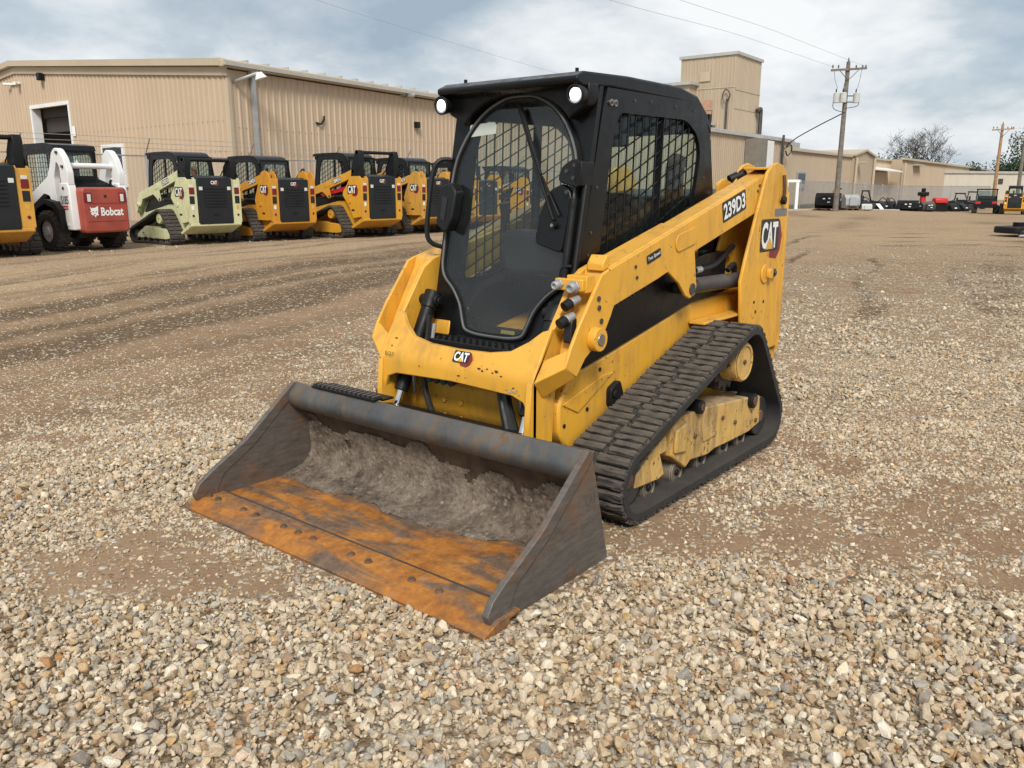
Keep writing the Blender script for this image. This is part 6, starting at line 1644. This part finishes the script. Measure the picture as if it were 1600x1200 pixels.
def bare_tree(label, D, s, h, seed):
    r = random.Random(seed); p = put(D, s); root = empty('bare_tree', label, 'tree', p)
    tr_, cr_ = MB(), MB()
    def grow_(pos, d, ln, rad, lev):
        n = 4; P = [pos]; Q = [rad]
        for k in range(n):
            d = (d + Vector((r.gauss(0, .16), r.gauss(0, .16), r.gauss(.03, .10)))).normalized()
            pos = pos + d * ln / n; P.append(pos); Q.append(max(.012, rad * (1 - .5 * (k + 1) / n)))
        (tr_ if lev < 1 else cr_).tube(P, Q, 7 if lev < 2 else 4)
        if lev < 5:
            for c in range(r.randint(3, 4) if lev < 3 else r.randint(2, 4)):
                f = r.uniform(.35, 1.0) if lev else r.uniform(.55, 1.0)
                i = min(n, int(f * n) + 1); b_ = P[i]
                ax = Vector((r.gauss(0, 1), r.gauss(0, 1), r.uniform(-.1, .6))).normalized()
                grow_(b_, (d * .62 + ax * .72).normalized(), ln * r.uniform(.58, .80), Q[i] * .68, lev + 1)
    for k in range(3):
        grow_(Vector((r.uniform(-.4, .4), r.uniform(-.4, .4), -.3)), Vector((RX * (k - 1) * .5 + r.gauss(0, .1), RY * (k - 1) * .5, 1)).normalized(), h * .36, .42, 0)
    tr_.build('trunk', m_bark, root); o = cr_.build('crown', m_bark, root); return root
bare_tree('large leafless tree standing behind the plant roof on the right', 122, 59.8, 11.4, 4)
def leafmat(name, lo, hi):
    N = Nodes(name); col = N.ramp(N.noise(N.pos(), .9, 5), [(.3, lo), (.7, hi)]); N.bsdf(Base_Color=col, Roughness=.8); return N.m
m_leaf = leafmat('dark_foliage', (.022, .045, .018), (.055, .095, .035))
def leafy(name, label, D, s, h, w, seed, conifer=False, n=2600, grp=None):
    r = random.Random(seed); p = put(D, s); root = empty(name, label, 'tree', p, 0, grp)
    q = MB(); q.tube([(0, 0, -.3), (.1, 0, h * .4), (0, .1, h * .8)], [.22, .16, .05], 8)
    for k in range(7):
        a = r.uniform(0, 6.28); z = h * r.uniform(.3, .7); q.tube([(0, 0, z), (math.cos(a) * w * .4, math.sin(a) * w * .4, z + h * .1)], [.08, .03], 5)
    q.build('trunk', m_bark, root)
    c = MB(); clumps = [(Vector((r.gauss(0, .33) * w, r.gauss(0, .33) * w, h * r.uniform(.35, .92))), r.uniform(.16, .34) * w) for _ in range(16)]
    for k in range(n):
        if conifer:
            t = r.random() ** .8; z = h * (.12 + .88 * t); rad = w * .5 * (1 - t) * r.uniform(.4, 1.0) + .05; a = r.uniform(0, 6.28); pos = Vector((rad * math.cos(a), rad * math.sin(a), z))
        else:
            c0, cr0 = r.choice(clumps); v = Vector((r.gauss(0, 1), r.gauss(0, 1), r.gauss(0, .8))).normalized(); pos = c0 + v * cr0 * r.uniform(.5, 1.05)
        sz = r.uniform(.10, .24); u = Vector((r.gauss(0, 1), r.gauss(0, 1), r.gauss(0, 1))).normalized(); v2 = u.cross(Vector((r.gauss(0, 1), r.gauss(0, 1), r.gauss(0, 1)))).normalized()
        c.add([pos - u * sz, pos + v2 * sz * .6, pos + u * sz, pos - v2 * sz * .6], [(0, 1, 2, 3)])
    c.build('crown', m_leaf, root, recalc=False, smooth=False)
TG_ = 'dark green trees beyond the plant'
leafy('broadleaf_tree', 'dark green tree behind the brown utility pole, tallest at the right edge', 128, 78.0, 9.2, 7.5, 1, n=5200)
leafy('broadleaf_tree', 'dark green tree left of the brown utility pole, lower than its neighbour', 130, 76.0, 5.0, 5.0, 2, n=3000)
leafy('broadleaf_tree', 'dark green tree at far right partly outside the frame', 128, 83.0, 8.6, 7.5, 3, n=4200)
leafy('broadleaf_tree', 'dark green tree behind the trunk of the leafless tree', 132, 58.0, 6.6, 6.5, 5, n=3600)
leafy('conifer_tree', 'small dark conifer above the gabled bay of the plant', 128, 51.2, 6.6, 2.6, 6, True, 1500)
leafy('conifer_tree', 'smaller dark conifer left of the leafless tree', 128, 54.2, 5.8, 2.0, 7, True, 1200)
